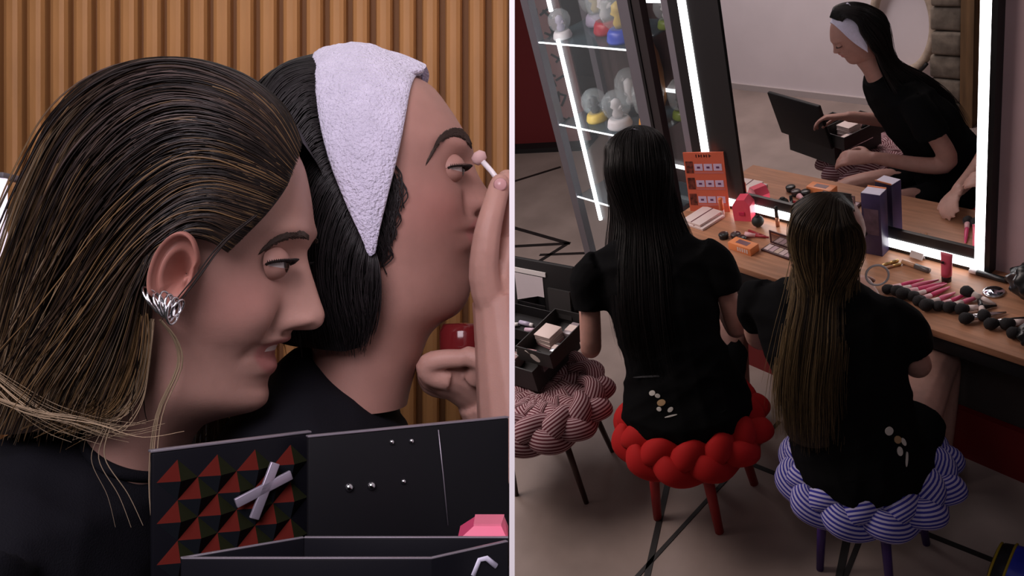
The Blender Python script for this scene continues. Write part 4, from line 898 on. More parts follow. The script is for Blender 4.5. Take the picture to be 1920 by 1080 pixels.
# hair: guides in head space near the skull, then hanging in body space
def hang(TH, rows, ends, G=None):
    """rows: head-local points (x fwd, y lateral, z) ; ends: body-local points the hair hangs through"""
    return [[TH(p) for p in r] + list(e) for r, e in zip(rows, ends)]
def hair_back(t, TH, ends, mass, colf, num, r, seed, front=.05, cover=100, vol=1.0, zf=1.0, fz=.124, clump=60, sr=(0, 1), t1=(.82, 1), wob=.012):
    rows = []
    for a in np.linspace(-1, 1, 11):
        th = a * math.radians(cover); s_, c_ = math.sin(th), math.cos(th)
        q_ = [(front * (1 - .45 * abs(a)), .034 * a, fz - .028 * abs(a)), (.0, .058 * a, .134 - .026 * a * a), (-.055 * (.4 + .6 * c_), .075 * s_, .100 - .02 * abs(a)), (-.088 * max(.12, c_) + .0, .083 * s_, .045), (-.092 * max(.05, c_) - .002, .085 * s_, -.02)]
        rows.append([(p_[0] * (1 + .4 * (vol - 1)), p_[1] * vol, p_[2] * (1 + .45 * (vol - 1)) * (zf if p_[2] > .05 else 1)) for p_ in q_])
    g = hang(TH, rows, ends); S = hair_surface(g, 66, 80); ref = np.array(TH((0.02, 0, 0))); N = surf_normals(S, ref)
    m = MB(); m.grid(S - N * .004); S2_ = S - N * .009; m.grid(S2_[3:-3, 4:]); m.build('hair', mass, t)
    mb, cc = strands(S, N, num, r, colf, (0, .008), wob, 36, (0, .04), t1, seed, clump=clump); q = mb.build('hair_strand', M_hair, t, cols=cc); q['kind'] = 'stuff'
ends = []
for a in np.linspace(-1, 1, 11):
    b = 1 - a * a; ends.append([(-.085 + .125 * a * 1.0, .295 - .04 * b + .05 * abs(a) ** 3, 1.16), (-.08 + .155 * a, .20 - .07 * b + .10 * abs(a) ** 4, 1.04), (-.08 + .158 * a, .115 - .085 * b + .12 * abs(a) ** 4, .92), (-.075 + .155 * a, .05 - .08 * b + .12 * abs(a) ** 4, .80 - .02 * b), (-.06 + .145 * a, .0 - .07 * b + .10 * abs(a) ** 4, .70 - .02 * b)])
BLK2 = np.array((.0085, .0065, .0065))
hair_back(wa, TA, ends, M_hairblack, lambda s, u, g: np.tile(BLK2 * g.uniform(.5, 2.0), (len(u), 1)), 1100, .0011, 31, front=.035, vol=1.22, cover=108)
# headband on the reflected face
hb2 = thing('headband', 'white headband on the black haired person, seen in the mirror', 'headband', (*JA['neck'][2],), rot=(0, 0, 0)); hb2.matrix_world = wa.matrix_world @ Matrix.Translation((0, 0, 0)); ORG[hb2.name] = Vector()
off = np.array(((690 - 960) * k2, 0, (540 - 400) * k2))
def bandhead(P): return [[tuple(np.array(((p[0] - 960) / FP * (D2 - p[2]), p[2], (540 - p[1]) / FP * (D2 - p[2]))) - off) for p in g] for g in P]
S = hair_surface(bandhead([L_, Mi, Ri]), 20, 30); c0 = np.array((0.02, 0, .03)); mb = MB()
for sd in (1, -1):
    for gr in (1.03, 1.0): mb.grid([[TA(np.array((p[0], sd * p[1], p[2])) * 1.0 + (np.array((p[0], sd * p[1], p[2])) - c0) * (gr - 1)) for p in r] for r in S])
mb.build('band', M_terry, hb2)

# ---- wet streaked hair person on the blue stool
GB, CB_ = norm_head(F1[:36], {q: v for q, v in BASE1.items()}, {q: v for q, v in B1.items() if q <= 35}, {q: v for q, v in W1.items() if q <= 34} | {35: .05}, {q: v for q, v in WD1.items() if q <= 30} | {35: .03}, {q: v for q, v in TF1.items() if q <= 33} | {35: .2}, .00036, 330, 430, (545, 490), (585, 603), (19.2, 27.5), SKIN)
hB = (-.095, .105, 1.262)
JB = dict(skin=np.array(SKIN) * .95, sleeve=.55, short=.35,
    torso=[(.0, -.03, .500, .205, .20, 0), (-.005, -.03, .56, .205, .185, .0), (-.03, -.02, .64, .19, .16, .05), (-.065, .0, .75, .19, .14, .12), (-.10, .03, .88, .215, .135, .2), (-.125, .06, 1.0, .225, .12, .25), (-.125, .075, 1.06, .20, .09, .25), (-.12, .085, 1.095, .12, .07, .25), (-.12, .09, 1.115, .075, .06, .25)],
    neck=[(-.12, .075, 1.06), (-.115, .09, 1.14), (-.108, .10, 1.22)],
    arms=[[(.09, .07, 1.02), (.115, .16, .775), (-.07, .36, .85), (-.02, 0, .02), (-.5, 0, -.8)], [(-.345, .07, 1.02), (-.385, .16, .77), (-.24, .44, .80), (0, .02, 0), (.5, 0, -.8)]],
    legs=[[(.10, .03, .515), (.105, .46, .555), (.10, .50, .27), (.10, .44, .06)], [(-.10, .03, .515), (-.16, .46, .555), (-.16, .48, .27), (-.16, .42, .06)]])
wb_ = (-1.225, 1.729)
wbp, TB = seated('person', 'person with long wet streaked hair seen from behind on the striped blue stool', wb_, (-.27, .963), JB, (GB, CB_, hB, math.radians(2), math.radians(-24), 0, 1.10))
eye_parts(None, wbp, 330, 430, .00036, 522, 494, TB, open_=.12, r=.0112)
ends = []
for a in np.linspace(-1, 1, 11):
    b = 1 - a * a; sh_ = .012
    ends.append([(-.118 + .092 * a, .02 - .035 * b + .06 * abs(a) ** 3, 1.12), (-0.112 + .105 * a, -.065 - .035 * b + .08 * abs(a) ** 4, 1.0), (-0.117 + .108 * a, -.115 - .03 * b + .07 * abs(a) ** 4, .88), (-0.117 + .112 * a, -.14 - .03 * b + .06 * abs(a) ** 4, .77), (-0.112 + .105 * a, -.165 - .03 * b + .05 * abs(a) ** 4, 0.69 - .02 * b)])
DKB = np.array((.020, .014, .010))
def colB(s, u, g):
    a = g.uniform(); base = DKB * g.uniform(.6, 1.6); gold = np.array((.22, .145, .07)) * g.uniform(.35, 1.0)
    st = .25 if a < .4 else .5; amt = (0 if a > .72 else 1.0) * np.clip((u - st * .6) / .35, 0, 1)
    return base[None] * (1 - amt[:, None]) + gold[None] * amt[:, None]
hair_back(wbp, TB, ends, M_hairmass, colB, 1300, .0010, 41, front=.07, cover=128, vol=1.20, zf=.80, fz=.098, clump=26, t1=(.80, 1.0), wob=.016)
# hoop earring
he = thing('hoop_earring', 'large silver hoop earring hanging by the cheek of the wet haired person', 'earring', (0, 0, 0), rot=(0, 0, 0)); he.matrix_world = wbp.matrix_world.copy(); ORG[he.name] = Vector()
vx = np.array((.93, .36, 0)); c = np.array((.036, .075, 1.155)); MB().tube([c + vx * .030 * math.cos(a) + np.array((0, 0, .034 * math.sin(a))) for a in np.linspace(0, 2 * math.pi, 40, endpoint=False)], .0032, 8, closed=True).build('hoop', mat('pearl_white', (0.85, 0.80, 0.80), 0.25), he)
# small printed motifs on the shirt hems
def motif(t, spots):
    tee = [c for c in t.children if c.name.startswith('tshirt')][0]; dg = bpy.context.evaluated_depsgraph_get(); inv = t.matrix_world.inverted()
    for (px, py, rx, ry, rot, col) in spots:
        d = CAM_ROT @ Vector(((px - 960) / FP, (540 - py) / FP, -1)); hit, loc, nor, _ = tee.ray_cast(inv @ CAM_POS, inv.to_3x3() @ d)
        if not hit: continue
        z = nor.normalized(); up = Vector((0, 0, 1)); x = up.cross(z).normalized(); y = z.cross(x); R = Matrix(((x.x, y.x, z.x, loc.x), (x.y, y.y, z.y, loc.y), (x.z, y.z, z.z, loc.z), (0, 0, 0, 1))) @ Euler((0, 0, rot)).to_matrix().to_4x4()
        k = (CAM_POS - t.matrix_world @ loc).length / FP
        mb = MB(); mb.lathe([(.001, -.002), (1, -.002), (1, .0025), (.001, .003)], R @ Matrix.Diagonal((rx * k, ry * k, 1, 1)), 14); mb.build('printed_mark', col, tee, smooth=False)
Pw = mat('print_white', (0.6, 0.57, 0.53), 0.8); Pt = mat('print_tan', (0.42, 0.27, 0.14), 0.8); Pg = mat('print_grey', (0.05, 0.05, 0.055), 0.8)
motif(wa, [(1223, 737, 6, 5, .4, Pw), (1233, 742, 5, 4, -.4, Pw), (1240, 755, 8, 6, .2, Pt), (1236, 767, 5, 4, 0, Pw), (1257, 768, 6, 4, .6, Pw), (1258, 780, 12, 1.6, .15, Pw), (1218, 706, 32, 1.8, .05, Pg)])
motif(wbp, [(1667, 808, 7, 8, 0, Pw), (1683, 824, 6, 8, .3, Pt), (1694, 828, 3.5, 8, .2, Pw), (1687, 846, 5, 8, -.2, Pw), (1700, 861, 2, 13, -.35, Pw)])
# ================================================================== THINGS ON THE VANITY
TZ = 0.7502
def RZ(x, y, z, a): return Matrix.Translation((x, y, z)) @ Euler((0, 0, math.radians(a))).to_matrix().to_4x4()
M_silver = mat('silver', (0.62, 0.60, 0.62), 0.25, metal=0.9); M_pinkh = mat('pink_handle', (0.62, 0.06, 0.16), 0.35); M_rose = mat('rose_plastic', (0.72, 0.40, 0.42), 0.4)
M_bris = mat('black_bristle', (0.010, 0.008, 0.009), 0.8, bump=0.6, bscale=500); M_paleb = mat('pale_bristle', (0.5, 0.42, 0.38), 0.8, bump=0.5, bscale=500)
M_orange = mat('orange_card', (0.72, 0.20, 0.07), 0.45); M_orangeb = mat('orange_box', (0.80, 0.27, 0.10), 0.4); M_ivory = mat('ivory_card', (0.72, 0.58, 0.54), 0.5)
# product chart
t = thing('product_chart', 'orange card chart with three rows of swatches leaning by the mirror', 'sign', (-2.445, 2.44, TZ))
Mx = RZ(-2.445, 2.428, TZ, 22) @ Euler((math.radians(-5), 0, 0)).to_matrix().to_4x4()
bx('card', (-.093, -.003, 0), (.093, .003, .285), mat('chart_orange', (0.62, 0.13, 0.07), 0.5), t, m=Mx)
bx('stand', (-.02, .004, 0), (.02, .03, .10), M_ivory, t, m=Mx)
for r in range(3):
    zz = .215 - r * .078
    MB().box((-.086, -.0042, zz - .028), (-.052, -.0031, zz + .028), Mx).build('photo_square', mat('chart_photo', (0.14, 0.03, 0.02), 0.5, vary=0.8, scale=60), t, smooth=False)
    MB().box((-.048, -.0042, zz - .030), (.086, -.0031, zz - .022), Mx).build('caption_bar', mat('chart_rose', (0.55, 0.16, 0.14), 0.5), t, smooth=False)
    for c in range(3):
        w_ = MB().box((-.046 + c * .044, -.0044, zz - .016), (-.008 + c * .044, -.0032, zz + .016), Mx).build('swatch', mat('swatch_lilac', (0.60, 0.48, 0.66), 0.5), t, smooth=False)
        MB().box((-.034 + c * .044, -.0052, zz - .005), (-.020 + c * .044, -.0045, zz + .004), Mx).build('swatch_mark', mat('swatch_dark', (0.12, 0.03, 0.10), 0.5), w_, smooth=False)
for c in range(6):                                                   # dark heading letters of the chart
    u = -.034 + c * .012
    MB().box((u, -.0044, .262), (u + .003, -.0032, .275), Mx).build('heading_letter', M_black, t, smooth=False)
    if c % 2: MB().box((u, -.0044, .267), (u + .009, -.0032, .270), Mx).build('heading_letter', M_black, t, smooth=False)
# stacked white palettes
for j in range(2):
    t = thing('white_palette', ['flat white palette lying at the left end of the counter, lower of two', 'flat white palette lying at the left end of the counter, upper of two'][j], 'palette', (-2.41 + j * .0, 2.345, TZ + j * .0125), group='white palettes')
    Mx = RZ(-2.405 - j * .018, 2.348 + j * .006, TZ + j * .0122, -3)
    bx('tray', (-.055, -.07, 0), (.055, .07, .007), M_ivory, t, .002, Mx)
    bx('lid', (-.055, -.07, .0072), (.055, .07, .0115), mat('ivory_lid', (0.80, 0.66, 0.63), 0.35), t, .002, Mx)
    bx('dark_line', (-.004, -.069, .0116), (.003, .069, .0119), mat('plum_line', (0.16, 0.05, 0.06), 0.5), t, m=Mx)
# orange tube, pink faceted box, ball
t = thing('lip_tube', 'slim orange lip tube standing in front of the product chart', 'tube', (-2.366, 2.422, TZ)); Tm = Matrix.Translation((-2.366, 2.422, TZ))
MB().lathe([(.0005, 0), (.010, 0), (.010, .03), (.0005, .03)], Tm, 16).build('clear_base', M_ivory, t); MB().lathe([(.0005, .0305), (.0105, .0305), (.0105, .085), (.009, .088), (.0005, .088)], Tm, 16).build('cap', M_orange, t)
t = thing('pink_house_box', 'bright pink faceted box beside the orange chart', 'box', (-2.262, 2.452, TZ)); Mx = RZ(-2.262, 2.448, TZ, 20)
pr = [(-.038, 0), (.038, 0), (.040, .075), (.018, .105), (-.020, .103), (-.040, .072)]; V = [(x, -.03, z) for x, z in pr] + [(x, .03, z) for x, z in pr]
MB().add([Mx @ Vector(v) for v in V], [tuple(range(6))[::-1] and (0, 1, 2, 3, 4, 5), (11, 10, 9, 8, 7, 6)] + [(i, i + 6, (i + 1) % 6 + 6, (i + 1) % 6) for i in range(6)]).build('body', mat('hot_pink', (0.85, 0.10, 0.16), 0.35, spec=.3), t, smooth=False)
bx('clasp', (-.012, -.034, .03), (.012, -.0302, .045), mat('deep_pink', (0.6, 0.03, 0.1), 0.4), t, m=Mx)
t = thing('sponge_ball', 'round black sponge beside the pink box', 'sponge', (-2.164, 2.415, TZ)); MB().lathe([(.0005, 0)] + [(.026 * math.sin(a), .025 - .025 * math.cos(a)) for a in np.linspace(.3, 2.85, 14)] + [(.0005, .05)], Matrix.Translation((-2.164, 2.415, TZ)), 22).build('sponge', mat('black_sponge', (0.02, 0.022, 0.02), 0.6), t)
MB().lathe([(.010, .0), (.011, .0015), (.0005, .002)], Matrix.Translation((-2.164, 2.415, TZ + .0495)), 14).build('button', M_blackm, t)
# standing mascara
t = thing('mascara', 'slim black mascara tube with copper cap standing at the foot of the mirror', 'tube', (-2.09, 2.45, TZ)); Tm = Matrix.Translation((-2.09, 2.45, TZ))
MB().lathe([(.0005, 0), (.0085, 0), (.0085, .045), (.0005, .045)], Tm, 14).build('body', mat('copper', (0.45, 0.20, 0.12), 0.35, metal=.5), t); MB().lathe([(.0005, .0455), (.008, .0455), (.007, .095), (.0005, .097)], Tm, 14).build('cap', M_black, t)
# orange box
t = thing('orange_box', 'small orange carton with white lettering lying on the counter', 'box', (-2.096, 2.235, TZ)); Mx = RZ(-2.096, 2.236, TZ, -2)
bx('carton', (-.060, -.026, 0), (.060, .026, .034), M_orangeb, t, .002, Mx); bx('window', (-.030, -.012, .0341), (.030, .014, .0350), mat('mauve_window', (0.20, 0.10, 0.12), 0.3), t, m=Mx)
for c in range(5): bx('letter', (-.010 + c * .012, -.0268, .008), (-.003 + c * .012, -.0261, .026), M_ivory, t, m=Mx)
# eye shadow palette, open
t = thing('eyeshadow_palette', 'open eyeshadow palette with a row of pale pans and raised dark lid', 'palette', (-1.96, 2.29, TZ)); Mx = RZ(-1.957, 2.285, TZ, -4)
bx('tray', (-.072, -.028, 0), (.072, .028, .008), mat('plum_case', (0.06, 0.02, 0.022), 0.4), t, .002, Mx)
for c in range(5): bx('pan', (-.064 + c * .0262, -.020, .0082), (-.0415 + c * .0262, .019, .0092), mat('pan_%d' % (c % 3), [(0.72, 0.55, 0.54), (0.60, 0.42, 0.45), (0.66, 0.50, 0.42)][c % 3], 0.7), t, m=Mx)
lid = MB(); 
for a, b in (((-.072, 0), (.072, .008)), ((-.072, .052), (.072, .060)), ((-.072, .0081), (-.064, .0519)), ((.064, .0081), (.072, .0519))): lid.box((a[0], .029, a[1] + .008), (b[0], .033, b[1] + .008), Mx)
lid.build('lid_frame', MATS['plum_case'], t, smooth=False); bx('lid_mirror', (-.0639, .030, .0162), (.0639, .032, .0598), mat('palette_mirror', (0.5, 0.45, 0.45), 0.1, metal=.9), t, m=Mx)
# tall violet box
t = thing('violet_carton', 'tall violet and blue carton standing against the mirror behind the seated person', 'box', (-1.65, 2.45, TZ)); Mx = RZ(-1.640, 2.455, TZ, 6)
bx('carton', (-.037, -.026, 0), (.037, .026, .262), mat('violet_print', (0.045, 0.032, 0.085), 0.4, vary=0.45, scale=8), t, .002, Mx)
bx('top_flap', (-.035, -.024, .2621), (.035, .024, .2635), mat('lilac_flap', (0.70, 0.66, 0.80), 0.5), t, m=Mx); bx('orange_edge', (-.035, .0245, .2621), (.035, .027, .268), M_orangeb, t, m=Mx)
bx('label_panel', (-.028, -.0268, .09), (.028, -.0261, .20), mat('mauve_print', (0.09, 0.055, 0.08), 0.5, vary=.4, scale=30), t, m=Mx)
# price card, two small sticks, lip gloss, lying tubes
t = thing('place_card', 'small white folded card at the foot of the mirror', 'card', (-1.49, 2.485, TZ)); Mx = RZ(-1.49, 2.48, TZ, -6)
bx('front_leaf', (-.026, -.012, 0), (.026, -.010, .026), M_white, t, m=Mx @ Euler((-.35, 0, 0)).to_matrix().to_4x4()); bx('back_leaf', (-.026, .006, 0), (.026, .008, .026), M_white, t, m=Mx @ Euler((.35, 0, 0)).to_matrix().to_4x4())
def lying(name, label, a, b, r, m1, m2, cut=.5, cat='tube', group=None):
    t = thing(name, label, cat, ((a[0] + b[0]) / 2, (a[1] + b[1]) / 2, TZ), group=group); A = Vector((*a, TZ + r)); B = Vector((*b, TZ + r)); c = A.lerp(B, cut)
    MB().tube([A, A.lerp(c, .9), c], [r * .92, r * .92, r * .9], 14).build('barrel', m1, t); MB().tube([c + (B - A).normalized() * .0003, B.lerp(c, .06), B], [r, r, r * .85], 14).build('cap', m2, t); return t
M_tan = mat('tan_plastic', (0.50, 0.26, 0.14), 0.4); M_gold = mat('gold', (0.55, 0.36, 0.14), 0.3, metal=.8)
lying('concealer_tube', 'tan concealer tube with grey cap lying below the mirror', (-1.515, 2.425), (-1.405, 2.412), .010, M_tan, mat('smoke_cap', (0.10, 0.085, 0.08), 0.3), .48)
lying('gold_pencil', 'short gold pencil lying next to the silver hoop earring', (-1.565, 2.375), (-1.535, 2.43), .006, M_gold, M_gold, .5, 'pencil')
lying('gold_pencil', 'short tan pencil lying beside the gold pencil', (-1.548, 2.365), (-1.515, 2.415), .0055, M_tan, M_gold, .5, 'pencil')
lying('black_wand', 'black wand with clear crystal end lying at the mirror corner', (-1.295, 2.475), (-1.165, 2.47), .0105, mat('crystal', (0.8, 0.76, 0.76), 0.15), M_black, .2, 'wand')
lying('red_pencil', 'dark red lip pencil lying behind the black powder pots', (-2.17, 2.36), (-2.075, 2.35), .006, mat('dark_red', (0.28, 0.02, 0.03), 0.4), mat('dark_red2', (0.2, 0.015, 0.02), 0.4), .7, 'pencil')
t = thing('pink_tube', 'pink squeeze tube standing on its dark cap in front of the mirror', 'tube', (-1.335, 2.397, TZ)); G_ = []
for u in np.linspace(0, 1, 8):
    hx, hy = .0175 + .004 * u, .0165 * (1 - u) + .0012; G_.append([(-1.335 + hx * math.cos(a), 2.397 + hy * math.sin(a), TZ + .0225 + .092 * u) for a in np.linspace(0, 2 * math.pi, 20, endpoint=False)])
m_ = MB(); m_.grid(G_, closev=True); m_.f += [tuple(range(20))[::-1], tuple(range(140, 160))]; m_.build('tube_body', mat('coral_tube', (0.62, 0.09, 0.14), 0.4, vary=.1, scale=40), t)
MB().lathe([(.0005, 0), (.016, 0), (.0165, .022), (.0005, .022)], Matrix.Translation((-1.335, 2.397, TZ)), 18).build('cap', mat('dark_cap', (0.03, 0.012, 0.012), 0.3), t)
bx('print_square', (-1.347, 2.3835, TZ + .075), (-1.338, 2.3875, TZ + .084), M_black, t)
# black powder pots near the chart
for j, (x, y) in enumerate(((-2.232, 2.272), (-2.186, 2.296), (-2.146, 2.282))):
    t = thing('powder_pot', ['leftmost of three small black powder pots by the orange carton', 'middle one of three small black powder pots by the orange carton', 'rightmost of three small black powder pots by the orange carton'][j], 'pot', (x, y, TZ), group='black powder pots')
    MB().lathe([(.0005, 0), (.019, 0), (.020, .014), (.0005, .014)], Matrix.Translation((x, y, TZ)), 18).build('pot', M_black, t)
    MB().lathe([(.0005, .0143), (.0215, .0143), (.0215, .021), (.018, .024), (.0005, .0245)], Matrix.Translation((x, y, TZ)), 18).build('lid', mat('pot_lid_%d' % (j % 2), [(0.02, 0.02, 0.02), (0.05, 0.03, 0.03)][j % 2], 0.3), t)
t = thing('rose_applicator', 'rose coloured puff applicator lying on the red pencil', 'applicator', (-2.13, 2.325, TZ)); MB().tube([(-2.155, 2.318, TZ + .014), (-2.115, 2.335, TZ + .010)], [.013, .007], 14).build('puff', M_rose, t); MB().tube([(-2.1145, 2.3352, TZ + .010), (-2.06, 2.352, TZ + .006)], [.006, .004], 10).build('handle', mat('red_handle', (0.35, 0.03, 0.04), 0.4), t)
# brushes in a row along the front edge
def brush(head, tail, hr, mh, mb_, mf, label, group):
    t = thing('makeup_brush', label, 'brush', (head[0], head[1], TZ), group=group)
    A = Vector((head[0], head[1], TZ + hr)); B = Vector((tail[0], tail[1], TZ + .006)); d = (B - A).normalized(); L = (B - A).length
    MB().tube([A + d * (hr * k_) for k_ in (-1.0, -.75, -.2, .5, 1.1)], [hr * .25, hr * .72, hr, hr * .85, hr * .55], 14).build('bristles', mb_, t)
    MB().tube([A + d * hr * 1.12, A + d * (hr * 1.12 + .030)], [hr * .56, hr * .42], 12).build('ferrule', mf, t)
    MB().tube([A + d * (hr * 1.12 + .0305), A + d * (hr * 1.12 + .045), A + d * L * .75, B], [hr * .38, hr * .44, hr * .34, hr * .16], 10).build('handle', mh, t)
heads = [(-1.458, 2.236), (-1.425, 2.240), (-1.398, 2.232), (-1.366, 2.240), (-1.333, 2.222), (-1.300, 2.210), (-1.268, 2.228), (-1.236, 2.236)]
ords = ['first', 'second', 'third', 'fourth', 'fifth', 'sixth', 'seventh', 'eighth']
for j, h in enumerate(heads):
    dx = .045 + random.uniform(-.02, .03); brush(h, (h[0] + dx, h[1] + .135 + random.uniform(-.01, .01)), .0185 + .002 * (j % 3), [M_pinkh, mat('pink_handle2', (0.70, 0.16, 0.26), 0.35)][j % 2], M_bris, [M_rose, M_ivory][j % 2],
        'pink handled make-up brush, %s of the row from the hoop earring' % ords[j], 'pink brushes in a row')
bl = [((-1.200, 2.244), (-1.13, 2.33), M_bris, M_ivory, M_black), ((-1.165, 2.205), (-1.09, 2.31), M_bris, M_silver, M_silver), ((-1.128, 2.246), (-1.20, 2.35), M_bris, M_ivory, M_black), ((-1.090, 2.215), (-1.02, 2.32), M_bris, M_silver, M_black), ((-1.052, 2.238), (-.98, 2.34), M_bris, M_ivory, M_black), ((-1.015, 2.205), (-.94, 2.31), M_bris, M_silver, M_black), ((-1.235, 2.342), (-1.135, 2.335), M_bris, M_paleb, M_ivory)]
lab = ['black brush with ivory ferrule right after the pink row', 'shiny silver handled brush, lowest of the dark brushes', 'black brush crossing the silver handled brush', 'black brush with silver ferrule right of the silver handled brush', 'black brush with ivory ferrule near the black pouch', 'black brush with silver ferrule nearest the counter end', 'pale handled brush lying crosswise behind the dark brushes']
for (h, tl, b, f, hm_), l in zip(bl, lab): brush(h, tl, .0205, hm_, b, f, l, 'dark brushes by the pouch')
# round hand mirror (its glass is what the big mirror shows) and black pouches at the right end
t = thing('hand_mirror', 'round hand mirror lying face up, reflected as a pale disc in the big mirror', 'mirror', (-1.175, 2.385, TZ)); Tm = Matrix.Translation((-1.175, 2.40, TZ))
MB().lathe([(.0005, 0), (.032, 0), (.034, .004), (.032, .007), (.0005, .007)], Tm, 28).build('rim', M_silver, t); MB().lathe([(.0005, .0072), (.028, .0072), (.028, .0082), (.0005, .0084)], Tm, 28).build('glass', mat('hand_glass', (0.75, 0.75, 0.9), 0.05, metal=1), t)
def pouch(x, y, sx, sy, sz, label, seed):
    t = thing('black_pouch', label, 'pouch', (x, y, TZ)); g = np.random.default_rng(seed); G_ = []
    for i, u in enumerate(np.linspace(0, 1, 16)):
        row = []
        for j, a in enumerate(np.linspace(0, 2 * math.pi, 36, endpoint=False)):
            r = (math.sin(math.pi * min(max(.12 + u * .80, 0), 1)) ** .5) * (1 + .14 * math.sin(5 * a + 7 * u + seed) + .08 * math.sin(11 * a - 9 * u)); row.append((x + sx * r * math.cos(a), y + sy * r * math.sin(a), TZ + sz * u * (1 + .06 * math.sin(4 * a))))
        G_.append(row)
    m_ = MB(); m_.grid(G_, closev=True); m_.f += [tuple(range(36))[::-1], tuple(15 * 36 + j for j in range(36))]; m_.build('pouch_body', mat('black_satin', (0.010, 0.011, 0.012), 0.3, spec=.5), t)
    MB().tube([(x + sx * .75 * math.cos(a), y + sy * .75 * math.sin(a), TZ + sz * (.72 + .05 * math.sin(3 * a))) for a in np.linspace(0, 2 * math.pi, 30, endpoint=False)], .005, 8, closed=True).build('drawstring', M_blackm, t)
pouch(-1.055, 2.44, .085, .06, .12, 'tall black rumpled pouch at the right end of the counter by the wall', 1)
pouch(-0.955, 2.225, .045, .06, .07, 'low black rumpled pouch at the front right end of the counter', 4)

# ------------------------------------------------------------------ make-up case on the pink stool
O = (-2.60, 1.40, 0.498); AN = math.radians(13)
t = thing('makeup_case', 'open black make-up case with cantilever tray on the pink striped stool', 'case', O, rot=(0, 0, AN)); M_in = M_inner
def opn(name, a, b, th, m, parent):
    mb = MB(); mb.box(a, (b[0], b[1], a[2] + th)); mb.box((a[0], a[1], a[2] + th), (b[0], a[1] + th, b[2])); mb.box((a[0], b[1] - th, a[2] + th), (b[0], b[1], b[2]))
    mb.box((a[0], a[1] + th, a[2] + th), (a[0] + th, b[1] - th, b[2])); mb.box((b[0] - th, a[1] + th, a[2] + th), (b[0], b[1] - th, b[2])); return mb.build(name, m, parent, smooth=False)
M_cg = mat('case_graphite', (0.030, 0.028, 0.028), 0.5)
opn('body', (-.20, -.15, 0), (.15, .16, .105), .006, M_cg, t); tr = opn('tray', (.055, -.11, .115), (.235, .17, .185), .004, M_cg, t); opn('tray', (-.20, .0, .115), (.05, .16, .17), .004, M_blackm, t)
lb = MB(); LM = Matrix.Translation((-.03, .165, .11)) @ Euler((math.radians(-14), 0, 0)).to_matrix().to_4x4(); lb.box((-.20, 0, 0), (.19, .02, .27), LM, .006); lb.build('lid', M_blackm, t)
bx('lid_mirror', (-.14, -.003, .05), (.02, -.0005, .20), M_mirror, t, m=LM); bx('lid_glint', (-.17, -.006, .205), (.04, -.0005, .225), M_white, t, m=LM); bx('lid_pocket', (.05, -.012, .03), (.17, -.0005, .16), M_cg, t, m=LM)  # white bar on the lid stands in for a lamp reflection
for z in (.112,): bx('hinge_arm', (.151, -.09, .06), (.156, .12, .118), M_silver, t)
dec = MB(); dec.lathe([(.001, 0), (1, 0), (1, .0008), (.001, .001)], Matrix.Translation((.150, -.1102, .148)) @ Euler((math.pi / 2, 0, 0)).to_matrix().to_4x4() @ Euler((0, 0, math.radians(-28))).to_matrix().to_4x4() @ Matrix.Diagonal((.026, .014, 1, 1)), 20); dec.build('decal', mat('decal_ivory', (0.70, 0.64, 0.58), 0.4), t, smooth=False)
MB().tube([(.128, -.1106, .162), (.112, -.1106, .172), (.104, -.1106, .176)], .0016, 6).build('decal_stem', MATS['decal_ivory'], t)
CM = Matrix.Translation(O) @ Euler((0, 0, AN)).to_matrix().to_4x4()
def inbox(name, label, cat, p, rz=0, group=None):
    q = CM @ Vector(p); r = thing(name, label, cat, q, rot=(0, 0, AN + rz), group=group); return r
for j in range(3):
    c = inbox('compact', ['white compact at the bottom of the stack in the case tray', 'white compact in the middle of the stack in the case tray', 'white compact on top of the stack in the case tray'][j], 'compact', (.118, .03, .1195 + j * .0205), -.15 + j * .06, 'stacked compacts')
    bx('base', (-.042, -.042, 0), (.042, .042, .011), [M_rose, M_ivory, M_ivory][j], c, .003); bx('lid', (-.043, -.043, .0112), (.043, .043, .020), M_ivory, c, .003)
c = inbox('pink_puff', 'pink brush with dark tip lying in the front of the case tray', 'brush', (.10, -.07, .1195)); MB().tube([(-.03, 0, .013), (.02, .004, .013)], [.012, .013], 12).build('handle', M_rose, c); MB().tube([(.0205, .004, .013), (.038, .006, .013)], [.013, .008], 12).build('tip', M_bris, c)
c = inbox('silver_tin', 'shiny silver tin at the right side of the case tray', 'tin', (.200, -.02, .1195)); bx('tin', (-.025, -.03, 0), (.025, .03, .030), M_silver, c, .004); bx('label_band', (-.0255, -.012, .006), (.0255, .012, .0305), M_ivory, c)
c = inbox('clear_box', 'clear grey plastic box at the far end of the case tray', 'box', (.190, .105, .1195)); bx('box', (-.03, -.04, 0), (.03, .04, .035), mat('grey_clear', (0.34, 0.28, 0.30), 0.2), c, .003); bx('label_band', (-.0305, -.02, .008), (.0305, .02, .0355), M_ivory, c)
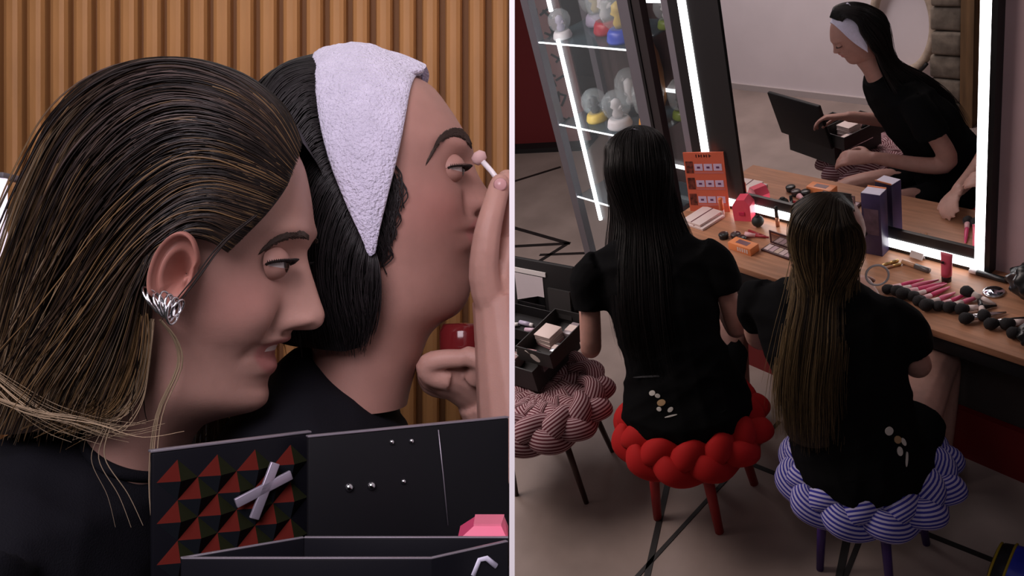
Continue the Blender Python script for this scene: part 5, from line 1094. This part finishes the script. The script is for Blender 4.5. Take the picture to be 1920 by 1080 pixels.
for j, (x, y, cl, l) in enumerate(((-.06, .09, Lb[1], 'lilac tube lying in the rear case tray'), (.0, .06, (0.7, 0.5, 0.62), 'pale pink tube lying in the rear case tray'), (-.13, .06, (0.5, 0.45, 0.5), 'grey tube lying in the rear case tray'))):
    c = inbox('cream_tube', l, 'tube', (x, y, .1195), .2 * j, 'tubes in the rear tray'); MB().tube([(-.04, 0, .011), (.018, 0, .011)], [.010, .011], 12).build('tube', mat('tube_%d' % j, cl, 0.35), c); MB().tube([(.0185, 0, .011), (.036, 0, .011)], .009, 12).build('cap', M_white, c)
c = inbox('sponge_packet', 'pink packet with white ties lying in the open case', 'packet', (-.09, -.07, .0065)); bx('packet', (-.07, -.05, 0), (.07, .05, .06), mat('packet_pink', (0.45, 0.30, 0.30), 0.5, vary=.2, scale=40), c, .012)
for k_ in range(3): MB().tube([(.05 + .01 * k_, -.04 + .03 * k_, .062), (.075, -.02 + .02 * k_, .085 + .006 * k_), (.10, -.03 + .035 * k_, .075)], .003, 6).build('tie', M_white, c)

# ------------------------------------------------------------------ striped bag at the lower right
t = thing('gym_bag', 'blue bag with yellow piping and black end on the floor at the right', 'bag', (-0.80, 1.99, 0)); Mx = RZ(-0.80, 1.925, 0, 12)
def bagring(x, s): return [Mx @ Vector((x, .10 * s * np.sign(math.cos(a)) * abs(math.cos(a)) ** .7, .052 + .05 * s * np.sign(math.sin(a)) * abs(math.sin(a)) ** .7)) for a in np.linspace(0, 2 * math.pi, 28, endpoint=False)]
m_ = MB(); m_.grid([bagring(x, s) for x, s in ((-.055, .97), (.0, 1), (.12, 1), (.25, 1), (.33, .95))], closev=True); m_.build('bag_body', mat('cobalt_nylon', (0.035, 0.05, 0.55), 0.3, vary=.3, scale=12, bump=.3, bscale=25), t)
m_ = MB(); m_.grid([bagring(x, s) for x, s in ((-.105, .02), (-.105, .7), (-.09, .9), (-.056, .965))], closev=True); m_.build('bag_end', mat('bag_black', (0.02, 0.02, 0.025), 0.4, vary=.4, scale=30), t)
for x in (-.057, -.098): MB().tube(bagring(x, .99 if x > -.06 else .86), .004, 8, closed=True).build('piping', mat('yellow_piping', (0.42, 0.30, 0.02), 0.5), t)
for yv in (-.05, .05): MB().tube([Mx @ Vector((.0, yv, .100)), Mx @ Vector((.06, yv * 1.1, .13)), Mx @ Vector((.16, yv * 1.1, .13)), Mx @ Vector((.22, yv, .100))], .008, 8).build('handle', mat('royal_strap', (0.06, 0.09, 0.7), 0.3), t)
